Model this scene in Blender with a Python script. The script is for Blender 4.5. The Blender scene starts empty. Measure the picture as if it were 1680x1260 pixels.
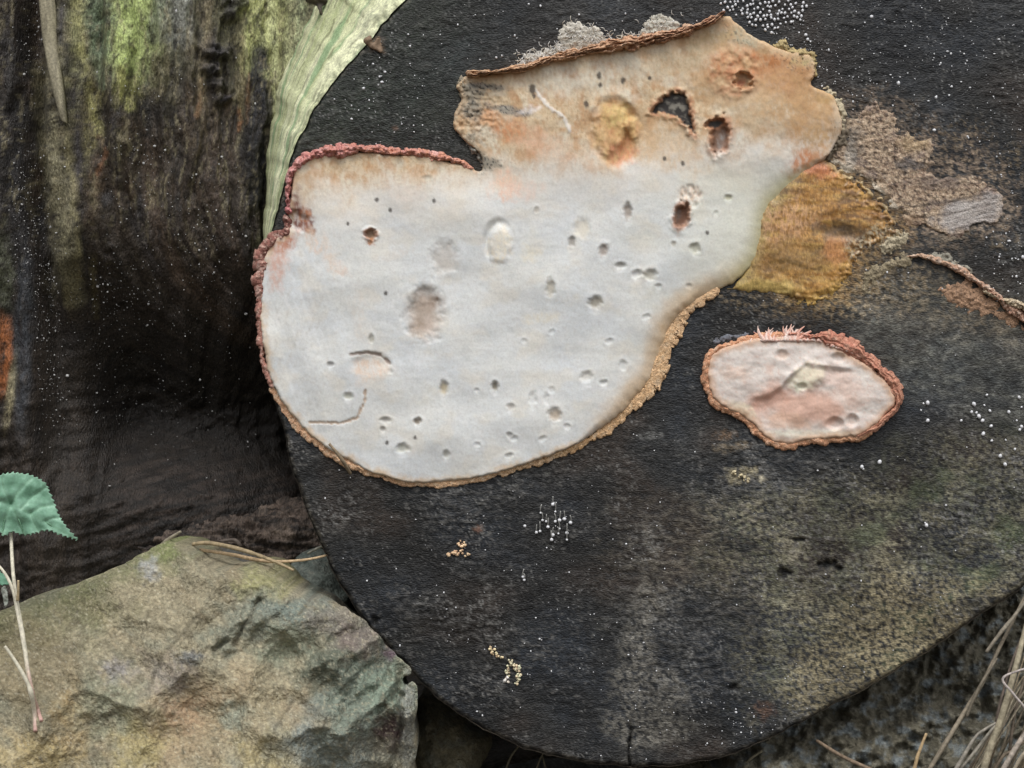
import bpy, math, random
import numpy as np

# ------------------------------------------------------------------ camera, sky, sun, exposure
S = 1.0 / 3000.0          # metres per photo pixel on the cut face (y = 0)
D = 0.80                  # camera to cut face
Z0 = 0.25                 # camera height above the soil
scene = bpy.context.scene
cd = bpy.data.cameras.new('camera'); cam = bpy.data.objects.new('camera', cd)
scene.collection.objects.link(cam); scene.camera = cam
cam.location = (0, -D, Z0); cam.rotation_euler = (math.radians(90), 0, 0)
cd.sensor_width = 36.0; cd.lens = 36.0 * D / (1680 * S)
cd.clip_start = 0.01; cd.clip_end = 500.0
cd.dof.use_dof = True; cd.dof.focus_distance = D - 0.004; cd.dof.aperture_fstop = 22.0

SUN_EL, SUN_AZ = math.radians(58), math.radians(-22)      # azimuth from behind the camera, to its left
world = bpy.data.worlds.new('World'); scene.world = world; world.use_nodes = True
wn = world.node_tree; wn.nodes.clear()
sky = wn.nodes.new('ShaderNodeTexSky'); sky.sky_type = 'NISHITA'; sky.sun_disc = False
sky.sun_elevation = SUN_EL; sky.sun_rotation = math.radians(180) - SUN_AZ * -1
sky.air_density = 1.0; sky.dust_density = 4.0; sky.ozone_density = 1.0
hs = wn.nodes.new('ShaderNodeHueSaturation'); hs.inputs['Saturation'].default_value = 0.22
bg = wn.nodes.new('ShaderNodeBackground'); bg.inputs['Strength'].default_value = 0.13
wo = wn.nodes.new('ShaderNodeOutputWorld')
wn.links.new(sky.outputs[0], hs.inputs['Color']); wn.links.new(hs.outputs[0], bg.inputs[0]); wn.links.new(bg.outputs[0], wo.inputs[0])

sl = bpy.data.lights.new('sun', 'SUN'); sun = bpy.data.objects.new('sun', sl)
scene.collection.objects.link(sun)
sl.energy = 1.3; sl.angle = math.radians(24); sl.color = (1.0, 0.975, 0.94)
from mathutils import Vector
sdir = Vector((math.sin(SUN_AZ) * math.cos(SUN_EL), -math.cos(SUN_AZ) * math.cos(SUN_EL), math.sin(SUN_EL)))
sun.location = sdir * 3; sun.rotation_euler = (-sdir).to_track_quat('-Z', 'Y').to_euler()

vs = scene.view_settings
vs.view_transform = 'Standard'; vs.look = 'None'; vs.gamma = 1.0; vs.use_curve_mapping = False
vs.exposure = 0.22
scene.render.engine = 'CYCLES'
scene.cycles.use_denoising = True
scene.cycles.max_bounces = 5; scene.cycles.diffuse_bounces = 3; scene.cycles.glossy_bounces = 2

# ------------------------------------------------------------------ numpy helpers
rs = np.random.RandomState(11)
random.seed(5)
_P = rs.permutation(4096)
_A = np.arange(4096) * (2 * np.pi / 4096); _C = np.cos(_A); _N = np.sin(_A)

def pn(x, y, seed=0):
    x = np.asarray(x, float); y = np.asarray(y, float)
    xi = np.floor(x).astype(np.int64); yi = np.floor(y).astype(np.int64)
    fx = x - xi; fy = y - yi
    u = fx * fx * fx * (fx * (fx * 6 - 15) + 10); v = fy * fy * fy * (fy * (fy * 6 - 15) + 10)
    def g(ix, iy, dx, dy):
        h = _P[(_P[(ix + seed * 131) & 4095] + iy) & 4095]
        return _C[h] * dx + _N[h] * dy
    a = g(xi, yi, fx, fy); b = g(xi + 1, yi, fx - 1, fy)
    c = g(xi, yi + 1, fx, fy - 1); d = g(xi + 1, yi + 1, fx - 1, fy - 1)
    return ((a + (b - a) * u) * (1 - v) + (c + (d - c) * u) * v) * 1.5

def fbm(x, y, o=4, seed=0, gain=0.5, lac=2.03):
    s = 0; a = 1; t = 0
    for i in range(o):
        s = s + a * pn(x, y, seed + i * 7); t += a
        a *= gain; x = np.asarray(x) * lac + 13.7; y = np.asarray(y) * lac + 5.1
    return s / t * 1.25

def sst(a, b, x):
    t = np.clip((np.asarray(x, float) - a) / (b - a), 0, 1); return t * t * (3 - 2 * t)

def lin(c):
    c = np.asarray(c, float) / 255.0
    return np.where(c <= 0.04045, c / 12.92, ((c + 0.055) / 1.055) ** 2.4)
KL = 1.12
def C(r, g, b):
    c = lin((r, g, b)) * KL; y = c @ np.array([.2126, .7152, .0722])
    return np.minimum(c * .84 + y * .16, 0.9)

def paint(col, m, c):
    m = np.clip(m, 0, 1)[:, None]
    c = np.asarray(c)
    if c.ndim == 1: c = c[None, :]
    col[:] = col * (1 - m) + c * m

def mix(a, b, t): t = np.clip(t, 0, 1)[:, None]; return np.asarray(a)[None, :] * (1 - t) + np.asarray(b)[None, :] * t

def ell(px, py, cx, cy, rx, ry, rot=0, soft=0.5, wob=0.0, seed=3):
    a = math.radians(rot); dx = px - cx; dy = py - cy
    u = (dx * math.cos(a) + dy * math.sin(a)) / rx; v = (-dx * math.sin(a) + dy * math.cos(a)) / ry
    r = np.sqrt(u * u + v * v)
    if wob: r = r + wob * fbm(px / (0.6 * (rx + ry) * .5 + 3), py / (0.6 * (rx + ry) * .5 + 3), 4, seed)
    return 1 - sst(1 - soft, 1 + soft, r)

def spline(pts, step=4.0, closed=False):
    P = np.asarray(pts, float); n = len(P); out = []
    R = range(n if closed else n - 1)
    for i in R:
        if closed: p0, p1, p2, p3 = P[(i - 1) % n], P[i], P[(i + 1) % n], P[(i + 2) % n]
        else: p0, p1, p2, p3 = P[max(i - 1, 0)], P[i], P[i + 1], P[min(i + 2, n - 1)]
        L = np.linalg.norm((p2 - p1)[:2]); k = max(1, int(math.ceil(L / step)))
        for j in range(k):
            t = j / k
            out.append(0.5 * ((2 * p1) + (-p0 + p2) * t + (2 * p0 - 5 * p1 + 4 * p2 - p3) * t * t + (-p0 + 3 * p1 - 3 * p2 + p3) * t ** 3))
    if not closed: out.append(P[-1])
    return np.array(out)

def rough(P, amp, wl, seed=0, closed=True):
    nx = np.roll(P, -1, 0) - np.roll(P, 1, 0) if closed else np.gradient(P, axis=0)
    n = np.stack([-nx[:, 1], nx[:, 0]], 1); n /= np.maximum(np.linalg.norm(n, axis=1), 1e-6)[:, None]
    d = amp * fbm(P[:, 0] / wl, P[:, 1] / wl, 4, seed, 0.65)
    return P + n * d[:, None]

def sdf(px, py, poly):
    """signed distance (inside > 0) and closest boundary point"""
    best = np.full(px.shape, 1e18); qx = np.zeros_like(px); qy = np.zeros_like(py); par = np.zeros(px.shape, bool)
    n = len(poly)
    for i in range(n):
        ax, ay = poly[i]; bx, by = poly[(i + 1) % n]
        ex, ey = bx - ax, by - ay; L = ex * ex + ey * ey
        if L < 1e-12: continue
        t = np.clip(((px - ax) * ex + (py - ay) * ey) / L, 0, 1)
        cx = ax + ex * t; cy = ay + ey * t
        d = (px - cx) ** 2 + (py - cy) ** 2
        m = d < best; best[m] = d[m]; qx[m] = cx[m]; qy[m] = cy[m]
        if ey != 0:
            c = ((ay > py) != (by > py)) & (px < ex * (py - ay) / ey + ax)
            par ^= c
    d = np.sqrt(best)
    return np.where(par, d, -d), qx, qy

def dpath(px, py, path):
    """distance to an open polyline and fraction along it"""
    best = np.full(px.shape, 1e18); tt = np.zeros_like(px); n = len(path)
    for i in range(n - 1):
        ax, ay = path[i][:2]; ex, ey = path[i + 1][0] - ax, path[i + 1][1] - ay; L = ex * ex + ey * ey + 1e-12
        t = np.clip(((px - ax) * ex + (py - ay) * ey) / L, 0, 1)
        d = (px - ax - ex * t) ** 2 + (py - ay - ey * t) ** 2
        m = d < best; best[m] = d[m]; tt[m] = (i + t[m]) / (n - 1)
    return np.sqrt(best), tt

def facets(px, py, sp, seed, tilt, k=0.0025, warp=.2):
    """lower envelope of tilted shallow bowls: flat facets meeting in crisp creases (px units)"""
    r = np.random.RandomState(seed); x = px + warp * sp * fbm(px / sp * 1.6, py / sp * 1.6, 3, seed); y = py + warp * sp * fbm(px / sp * 1.6, py / sp * 1.6, 3, seed + 40)
    out = np.full(px.shape, 1e9); x0, x1, y0, y1 = px.min() - 2.6 * sp, px.max() + 2.6 * sp, py.min() - 2.6 * sp, py.max() + 2.6 * sp
    for cx in np.arange(-500, 2100, sp):
        for cy in np.arange(700, 1600, sp):
            a, b = cx + r.uniform(-.5, .5) * sp, cy + r.uniform(-.5, .5) * sp; gx, gy = r.normal(0, tilt, 2); w = r.uniform(0, .12) * sp
            if not (x0 < a < x1 and y0 < b < y1): continue
            m = (np.abs(x - a) < 2.5 * sp) & (np.abs(y - b) < 2.5 * sp)
            dx, dy = x[m] - a, y[m] - b
            out[m] = np.minimum(out[m], k * (dx * dx + dy * dy) + gx * dx + gy * dy + w)
    return np.where(out > 1e8, 0, out)

def W(px, py, y=0.0):
    px = np.asarray(px, float); py = np.asarray(py, float); y = np.asarray(y, float) + 0 * px
    k = (D + y) / D
    return np.stack([(px - 840) * S * k, y, Z0 + (630 - py) * S * k], -1)

def proj(V):
    k = D / (D + V[:, 1]); return 840 + V[:, 0] * k / S, 630 - (V[:, 2] - Z0) * k / S

# ------------------------------------------------------------------ objects
col0 = scene.collection
def tag(o, label=None, cat=None, group=None, kind=None):
    if label: o['label'] = label
    if cat: o['category'] = cat
    if group: o['group'] = group
    if kind: o['kind'] = kind
    return o

def empty(name, loc, label, cat, group=None):
    o = bpy.data.objects.new(name, None); col0.objects.link(o); o.location = loc; o.empty_display_size = 0.02
    return tag(o, label, cat, group)

def mesh_data(name, V, Q=None, T=None, col=None, smooth=True):
    V = np.asarray(V, float)
    me = bpy.data.meshes.new(name)
    nq = 0 if Q is None else len(Q); nt = 0 if T is None else len(T)
    me.vertices.add(len(V)); me.vertices.foreach_set('co', V.astype(np.float32).ravel())
    lv = []; 
    if nq: lv.append(np.asarray(Q, np.int32).ravel())
    if nt: lv.append(np.asarray(T, np.int32).ravel())
    lv = np.concatenate(lv)
    me.loops.add(len(lv)); me.loops.foreach_set('vertex_index', lv)
    me.polygons.add(nq + nt)
    st = np.concatenate([np.arange(nq) * 4, nq * 4 + np.arange(nt) * 3]).astype(np.int32)
    me.polygons.foreach_set('loop_start', st)
    me.update(calc_edges=True); me.validate()
    if col is not None:
        at = me.color_attributes.new('Col', 'FLOAT_COLOR', 'POINT')
        c = np.ones((len(V), 4), np.float32); c[:, :3] = col
        at.data.foreach_set('color', c.ravel())
    me.polygons.foreach_set('use_smooth', np.full(nq + nt, smooth))
    return me

def obj(name, me, mat, parent=None):
    o = bpy.data.objects.new(name, me); col0.objects.link(o)
    if not me.materials: me.materials.append(mat)
    if parent is not None:
        o.parent = parent; o.matrix_parent_inverse = parent.matrix_basis.inverted()
    return o

def mk(name, V, Q=None, T=None, col=None, mat=None, parent=None, smooth=True):
    return obj(name, mesh_data(name, V, Q, T, col, smooth), mat, parent)

# ------------------------------------------------------------------ materials (vertex pigment x node noise, node bump)
def vmat(name, rough_=0.7, spec=0.3, var=0.35, vscale=900, bump=0.4, bscale=1400, bdist=0.0006, rvar=0.15, sss=0.0, stretch=(1, 1, 1), coat=0.0):
    m = bpy.data.materials.new(name); m.use_nodes = True; nt = m.node_tree; N = nt.nodes; Lk = nt.links
    b = N['Principled BSDF']
    at = N.new('ShaderNodeAttribute'); at.attribute_name = 'Col'
    tc = N.new('ShaderNodeTexCoord'); mp = N.new('ShaderNodeMapping'); mp.inputs['Scale'].default_value = stretch
    Lk.new(tc.outputs['Object'], mp.inputs['Vector'])
    n1 = N.new('ShaderNodeTexNoise'); n1.inputs['Scale'].default_value = vscale; n1.inputs['Detail'].default_value = 4; n1.inputs['Roughness'].default_value = 0.65
    Lk.new(mp.outputs[0], n1.inputs['Vector'])
    mr = N.new('ShaderNodeMapRange'); mr.inputs[1].default_value = 0.34; mr.inputs[2].default_value = 0.66
    mr.inputs[3].default_value = 1 - var; mr.inputs[4].default_value = 1 + var
    Lk.new(n1.outputs['Fac'], mr.inputs[0])
    mu = N.new('ShaderNodeVectorMath'); mu.operation = 'SCALE'
    Lk.new(at.outputs['Color'], mu.inputs[0]); Lk.new(mr.outputs[0], mu.inputs['Scale'])
    Lk.new(mu.outputs[0], b.inputs['Base Color'])
    n2 = N.new('ShaderNodeTexNoise'); n2.inputs['Scale'].default_value = bscale; n2.inputs['Detail'].default_value = 3
    Lk.new(mp.outputs[0], n2.inputs['Vector'])
    bp = N.new('ShaderNodeBump'); bp.inputs['Strength'].default_value = bump; bp.inputs['Distance'].default_value = bdist
    Lk.new(n2.outputs['Fac'], bp.inputs['Height']); Lk.new(bp.outputs[0], b.inputs['Normal'])
    r2 = N.new('ShaderNodeMapRange'); r2.inputs[1].default_value = 0.3; r2.inputs[2].default_value = 0.7
    r2.inputs[3].default_value = rough_ - rvar; r2.inputs[4].default_value = min(1, rough_ + rvar)
    Lk.new(n2.outputs['Fac'], r2.inputs[0]); Lk.new(r2.outputs[0], b.inputs['Roughness'])
    b.inputs['Specular IOR Level'].default_value = spec
    if sss:
        b.inputs['Subsurface Weight'].default_value = sss; b.inputs['Subsurface Radius'].default_value = (1, .7, .5); b.inputs['Subsurface Scale'].default_value = 0.002
    if coat: b.inputs['Coat Weight'].default_value = coat; b.inputs['Coat Roughness'].default_value = 0.3
    return m

def pmat(name, c, rough_=0.6, var=0.3, scale=300, spec=0.4):
    m = bpy.data.materials.new(name); m.use_nodes = True; nt = m.node_tree; N = nt.nodes; Lk = nt.links
    b = N['Principled BSDF']; tc = N.new('ShaderNodeTexCoord')
    n = N.new('ShaderNodeTexNoise'); n.inputs['Scale'].default_value = scale; n.inputs['Detail'].default_value = 4
    Lk.new(tc.outputs['Object'], n.inputs['Vector'])
    r = N.new('ShaderNodeValToRGB'); c = np.asarray(c)
    r.color_ramp.elements[0].position = 0.3; r.color_ramp.elements[0].color = (*(c * (1 - var)), 1)
    r.color_ramp.elements[1].position = 0.7; r.color_ramp.elements[1].color = (*np.minimum(c * (1 + var), .9), 1)
    Lk.new(n.outputs['Fac'], r.inputs[0]); Lk.new(r.outputs[0], b.inputs['Base Color'])
    b.inputs['Roughness'].default_value = rough_; b.inputs['Specular IOR Level'].default_value = spec
    return m

M = dict(
    wood=vmat('wet_black_wood', 0.52, 0.36, 0.6, 800, 0.7, 1100, 0.0010, 0.25, stretch=(0.6, 1, 1.3)),
    side=vmat('weathered_log_side', 0.75, 0.25, 0.3, 700, 0.5, 1100, 0.0006),
    stump=vmat('rotten_stump_wood', 0.55, 0.3, 0.55, 700, 0.9, 800, 0.0014, 0.22, stretch=(1.4, 1, 0.55)),
    flesh=vmat('fungus_flesh', 0.6, 0.3, 0.07, 900, 0.14, 900, 0.0004, 0.12, sss=0.15),
    rim=vmat('fungus_rim', 0.75, 0.25, 0.3, 1600, 0.8, 1700, 0.0008),
    crust=vmat('fungus_crust', 0.72, 0.3, 0.4, 1300, 0.8, 1400, 0.0008),
    amber=vmat('amber_crust', 0.42, 0.45, 0.28, 700, 0.35, 900, 0.0006, stretch=(1.4, 1, 0.7)),
    rock=vmat('weathered_rock', 0.85, 0.2, 0.3, 500, 1.0, 600, 0.0018),
    soil=vmat('dark_soil', 0.95, 0.1, 0.5, 250, 0.8, 300, 0.004),
    leaf=vmat('leaf_blade', 0.5, 0.4, 0.12, 500, 0.35, 900, 0.0004),
    stem=vmat('pale_stem', 0.6, 0.3, 0.2, 600, 0.3, 900, 0.0003),
    straw=vmat('dry_straw', 0.7, 0.25, 0.3, 500, 0.4, 700, 0.0003),
    bead=pmat('white_beads', (0.72, 0.73, 0.76), 0.3, 0.08, 200, 0.6),
    speck=pmat('grey_specks', (0.5, 0.5, 0.5), 0.6, 0.4, 300, 0.3),
    orange=vmat('orange_granules', 0.7, 0.3, 0.25, 1500, 0.4, 1500, 0.0004),
    fuzz=vmat('mould_fuzz', 0.9, 0.1, 0.2, 1500, 0.5, 1500, 0.0004),
)

# ------------------------------------------------------------------ generic builders
def grid_field(poly, step, pad=0.75):
    """vertices of a regular grid clipped to poly with its boundary snapped on; returns px,py,sd,quads,boundary mask"""
    x0, y0 = poly.min(0) - 2 * step; x1, y1 = poly.max(0) + 2 * step
    gx = np.arange(x0, x1 + step, step); gy = np.arange(y0, y1 + step, step)
    X, Y = np.meshgrid(gx, gy); sh = X.shape; X = X.ravel(); Y = Y.ravel()
    s, qx, qy = sdf(X, Y, poly)
    keep = s > -pad * step
    idx = np.arange(X.size).reshape(sh)
    q = np.stack([idx[:-1, :-1], idx[1:, :-1], idx[1:, 1:], idx[:-1, 1:]], -1).reshape(-1, 4)
    q = q[keep[q].all(1)]
    used = np.zeros(X.size, bool); used[q.ravel()] = True
    mp = -np.ones(X.size, np.int64); mp[used] = np.arange(used.sum())
    q = mp[q]
    # edges used once are the border
    e = np.concatenate([q[:, [0, 1]], q[:, [1, 2]], q[:, [2, 3]], q[:, [3, 0]]]); 
    es = np.sort(e, 1); key = es[:, 0] * (used.sum() + 1) + es[:, 1]
    u, inv, cnt = np.unique(key, return_inverse=True, return_counts=True)
    be = e[cnt[inv] == 1]; bm = np.zeros(used.sum(), bool); bm[be.ravel()] = True
    px, py, s, qx, qy = X[used], Y[used], s[used], qx[used], qy[used]
    px = np.where(bm, qx, px); py = np.where(bm, qy, py); s = np.where(bm, 0.0, np.maximum(s, 0.0))
    return px, py, s, q, bm, be

def relief(name, poly, step, hfun, cfun, mat, parent=None, base=0.0012, yoff=0.0):
    """a growth on the cut face: hfun(px,py,sd)->height towards the viewer in mm"""
    px, py, s, q, bm, be = grid_field(poly, step)
    h = hfun(px, py, s) * 1e-3
    y = np.where(bm, base, -h) + yoff
    return mk(name, W(px, py, y), q, None, cfun(px, py, s), mat, parent)

def solid(name, poly, step, yfun, tfun, cfun, mat, parent=None):
    """closed body: front yfun(px,py,sd), thickness tfun behind it"""
    px, py, s, q, bm, be = grid_field(poly, step)
    yf = yfun(px, py, s); n = len(px)
    V1 = W(px, py, yf)
    ins = ~bm; mp = np.arange(n); mp[ins] = n + np.arange(ins.sum())
    V2 = V1[ins].copy(); V2[:, 1] += tfun(px, py, s)[ins]
    c = cfun(px, py, s)
    V = np.concatenate([V1, V2]); Q = np.concatenate([q, mp[q][:, ::-1]])
    return mk(name, V, Q, None, np.concatenate([c, c[ins]]), mat, parent)

def sweep(name, path, width, height, cfun, mat, parent=None, seed=0, step=2.5, nseg=11, jit=2.0, jwl=14, lump=0.45, lwl=7, base=0.0015, lift=0.0, fib=False):
    """a ridge lying on the cut face along path (px); width px, height mm, both may be functions of t in 0..1"""
    P = spline(path, step); P = rough(P, jit, jwl, seed, False); n = len(P)
    t = np.linspace(0, 1, n)
    g = np.gradient(P, axis=0); nn = np.stack([-g[:, 1], g[:, 0]], 1); nn /= np.linalg.norm(nn, axis=1)[:, None] + 1e-9
    w = np.interp(t, *zip(*width)) if isinstance(width, list) else np.full(n, width)
    h = np.interp(t, *zip(*height)) if isinstance(height, list) else np.full(n, height)
    end = np.clip(np.minimum(t, 1 - t) * n / 4.0, 0.15, 1) ** 0.5
    c = np.linspace(-1, 1, nseg)
    wl = w * end * np.clip(1 + 0.7 * fbm(P[:, 0] / 34, P[:, 1] / 34, 3, seed + 1) + 0.5 * fbm(P[:, 0] / 9, P[:, 1] / 9, 3, seed + 2), .25, 2)
    px = P[:, 0][:, None] + nn[:, 0][:, None] * c[None] * wl[:, None] / 2
    py = P[:, 1][:, None] + nn[:, 1][:, None] * c[None] * wl[:, None] / 2
    ns = fbm(px.ravel() / lwl, py.ravel() / lwl, 4, seed + 5, 0.6).reshape(px.shape)
    if fib: ns = fbm(np.repeat(t * n * step / 34, nseg), np.tile(c * 3.2, n) + 1.2 * fbm(np.repeat(t * n * step / 60, nseg), np.tile(c, n), 2, seed), 4, seed + 5, .65).reshape(px.shape)
    H = (h * end)[:, None] * np.sqrt(np.clip(1 - c[None] ** 2, 0, 1)) * (1 + lump * ns) + lift * end[:, None]
    H = H * (1 + .35 * fbm(px.ravel() / 26, py.ravel() / 26, 3, seed + 8)).reshape(px.shape) + .3 * fbm(px.ravel() / 4.5, py.ravel() / 4.5, 3, seed + 9, .6).reshape(px.shape)
    y = -H * 1e-3; y[:, 0] = base; y[:, -1] = base
    V = W(px.ravel(), py.ravel(), y.ravel())
    i = np.arange(n * nseg).reshape(n, nseg)
    Q = np.stack([i[:-1, :-1], i[:-1, 1:], i[1:, 1:], i[1:, :-1]], -1).reshape(-1, 4)
    col = cfun(px.ravel(), py.ravel(), np.repeat(t, nseg), np.tile(c, n))
    return mk(name, V, Q, None, col, mat, parent)

def tube(pts, rad, sides=7):
    """pts Nx3 metres, rad N metres -> V,Q,T"""
    P = np.asarray(pts, float); n = len(P); g = np.gradient(P, axis=0); g /= np.linalg.norm(g, axis=1)[:, None] + 1e-12
    ref = np.where(np.abs(g[:, 1:2]) < 0.9, np.array([[0, 1., 0]]), np.array([[1., 0, 0]]))
    a = np.cross(g, ref); a /= np.linalg.norm(a, axis=1)[:, None]; b = np.cross(g, a)
    th = np.linspace(0, 2 * np.pi, sides, endpoint=False)
    V = (P[:, None] + (np.cos(th)[None, :, None] * a[:, None] + np.sin(th)[None, :, None] * b[:, None]) * np.asarray(rad)[:, None, None]).reshape(-1, 3)
    i = np.arange(n * sides).reshape(n, sides); j = np.roll(i, -1, 1)
    Q = np.stack([i[:-1], j[:-1], j[1:], i[1:]], -1).reshape(-1, 4)
    V = np.concatenate([V, P[:1], P[-1:]]); a0 = n * sides
    T = np.concatenate([np.stack([np.full(sides, a0), j[0], i[0]], -1), np.stack([np.full(sides, a0 + 1), i[-1], j[-1]], -1)])
    return V, Q, T

def strand(name, ppts, rad, ccol, mat, parent=None, step=6, seed=0, sides=7, flat=1.0, var=0.25):
    """ppts: (px,py,y) control points; rad: metres or list over t"""
    P = spline(ppts, step); n = len(P); t = np.linspace(0, 1, n)
    r = np.interp(t, *zip(*rad)) if isinstance(rad, list) else np.full(n, rad)
    r = r * (1 + 0.15 * fbm(t * 9 + seed, t * 0 + seed * 3.3, 3, seed))
    V3 = W(P[:, 0], P[:, 1], P[:, 2])
    V, Q, T = tube(V3, r, sides)
    if callable(ccol): c = ccol(t)
    else: c = np.repeat(np.asarray(ccol)[None], n, 0)
    c = c * (1 + var * fbm(t * 25 + seed, t * 0 + 2.2, 3, seed + 1))[:, None]
    c = np.concatenate([np.repeat(c, sides, 0), c[:1], c[-1:]])
    return mk(name, V, Q, T, c, mat, parent)

def ico():
    f = (1 + 5 ** .5) / 2
    V = np.array([(-1, f, 0), (1, f, 0), (-1, -f, 0), (1, -f, 0), (0, -1, f), (0, 1, f), (0, -1, -f), (0, 1, -f), (f, 0, -1), (f, 0, 1), (-f, 0, -1), (-f, 0, 1)], float)
    V /= np.linalg.norm(V[0])
    T = np.array([(0, 11, 5), (0, 5, 1), (0, 1, 7), (0, 7, 10), (0, 10, 11), (1, 5, 9), (5, 11, 4), (11, 10, 2), (10, 7, 6), (7, 1, 8), (3, 9, 4), (3, 4, 2), (3, 2, 6), (3, 6, 8), (3, 8, 9), (4, 9, 5), (2, 4, 11), (6, 2, 10), (8, 6, 7), (9, 8, 1)])
    return V, T
def ico2():
    V, T = ico(); V = list(map(tuple, V)); cache = {}; out = []
    def mid(a, b):
        k = (min(a, b), max(a, b))
        if k not in cache:
            m = (np.array(V[a]) + np.array(V[b])) / 2; m /= np.linalg.norm(m); V.append(tuple(m)); cache[k] = len(V) - 1
        return cache[k]
    for a, b, c in T:
        ab, bc, ca = mid(a, b), mid(b, c), mid(c, a); out += [(a, ab, ca), (b, bc, ab), (c, ca, bc), (ab, bc, ca)]
    return np.array(V), np.array(out)
IV, IT = ico(); IV2, IT2 = ico2()

def beads(cent, rad, hi=False):
    """many little balls as one V,T; cent Nx3, rad N or Nx3"""
    v, t = (IV2, IT2) if hi else (IV, IT)
    cent = np.asarray(cent); rad = np.asarray(rad, float)
    if rad.ndim == 1: rad = rad[:, None]
    V = (cent[:, None] + v[None] * rad[:, None, :] * np.ones((1, 1, 3))).reshape(-1, 3)
    T = (t[None] + (np.arange(len(cent)) * len(v))[:, None, None]).reshape(-1, 3)
    return V, T, len(v)

# ------------------------------------------------------------------ outlines (photo pixels on the cut face)
LOG = [(665,0),(630,38),(595,80),(556,122),(522,170),(500,210),(482,245),(463,310),(444,385),(430,450),(425,520),(430,590),(446,650),(465,705),(477,765),(500,830),(525,890),(547,940),(578,990),(612,1035),(652,1078),(697,1126),(750,1170),(800,1200),(860,1228),(930,1246),(1000,1256),(1080,1258),(1150,1250),(1220,1231),(1300,1193),(1360,1160),(1420,1130),(1500,1082),(1560,1042),(1620,1002),(1680,962),(1765,885),(1830,780),(1880,640),(1905,480),(1900,310),(1860,130),(1770,-40),(1620,-150),(1380,-215),(1100,-210),(920,-180),(780,-105)]
LOGP = rough(spline(LOG, 9, True), 4.0, 34, 4)

AMB = rough(spline([(1180,474),(1205,468),(1225,430),(1240,395),(1250,350),(1290,300),(1330,262),(1356,264),(1400,288),(1440,316),(1470,350),(1482,382),(1462,404),(1424,424),(1404,455),(1378,480),(1345,498),(1312,504),(1278,484),(1240,480),(1205,478)], 5, True), 6, 18, 151)

# ================================================================== SETTING
def ground():
    a = np.concatenate([-np.geomspace(60, 0.7, 22), np.linspace(-0.6, 0.6, 121), np.geomspace(0.7, 60, 22)])
    X, Y = np.meshgrid(a, a); sh = X.shape; x, y = X.ravel(), Y.ravel()
    near = 1 - sst(0.8, 3, np.hypot(x, y))
    z = 0.006 * fbm(x * 18, y * 18, 4, 1) * near + 0.06 * fbm(x * .5, y * .5, 3, 2) * sst(1, 6, np.hypot(x, y)) - 0.004
    i = np.arange(x.size).reshape(sh)
    Q = np.stack([i[:-1, :-1], i[:-1, 1:], i[1:, 1:], i[1:, :-1]], -1).reshape(-1, 4)
    c = mix(C(58, 50, 42), C(92, 80, 62), 0.5 + 0.6 * fbm(x * 9, y * 9, 4, 3))
    return tag(mk('ground', np.stack([x, y, z], -1), Q, None, c, M['soil']), kind='structure')
ground()

# ================================================================== LOG
log = empty('log', (0.07, 0.25, 0.0), 'large black wet sawn log end carrying the white fungus crusts', 'log')

BROWN_PATCH = spline([(1385,185),(1410,180),(1435,170),(1465,185),(1480,205),(1510,215),(1530,235),(1545,255),(1590,250),(1612,262),(1615,285),(1640,300),(1650,325),(1640,355),(1600,372),(1570,390),(1540,385),(1510,372),(1485,375),(1470,350),(1440,320),(1400,290),(1350,262),(1365,240),(1380,215)], 6, True)
OLIVE = spline([(1180,830),(1320,790),(1450,760),(1600,720),(1760,720),(1800,820),(1700,950),(1600,1015),(1500,1080),(1380,1150),(1290,1170),(1230,1110),(1215,1020),(1180,950)], 8, True)

_mc = {}
def log_masks(px, py):
    if len(px) > 100000 and _mc.get('k') is px: return _mc['v']
    r = log_masks0(px, py)
    if len(px) > 100000: _mc['k'] = px; _mc['v'] = r
    return r
def log_masks0(px, py):
    # saw marks bend: fibres dip to the left in the upper left, level further down
    v = py + 0.10 * (px - 900) * sst(900, 300, py) - 0.00010 * (px - 1000) ** 2
    wx = px + 14 * fbm(px / 40, py / 34, 3, 26); v = v + 7 * fbm(px / 46, py / 30, 3, 27)
    flake = fbm(wx / 19, v / 8.5, 4, 21, 0.62)
    saw = fbm(wx / 70, v / 5.5, 3, 22, 0.6) * sst(-0.25, 0.4, fbm(px / 120, py / 90, 2, 29))
    lowf = fbm(px / 170, py / 140, 4, 23)
    return v, flake, saw, lowf

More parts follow.
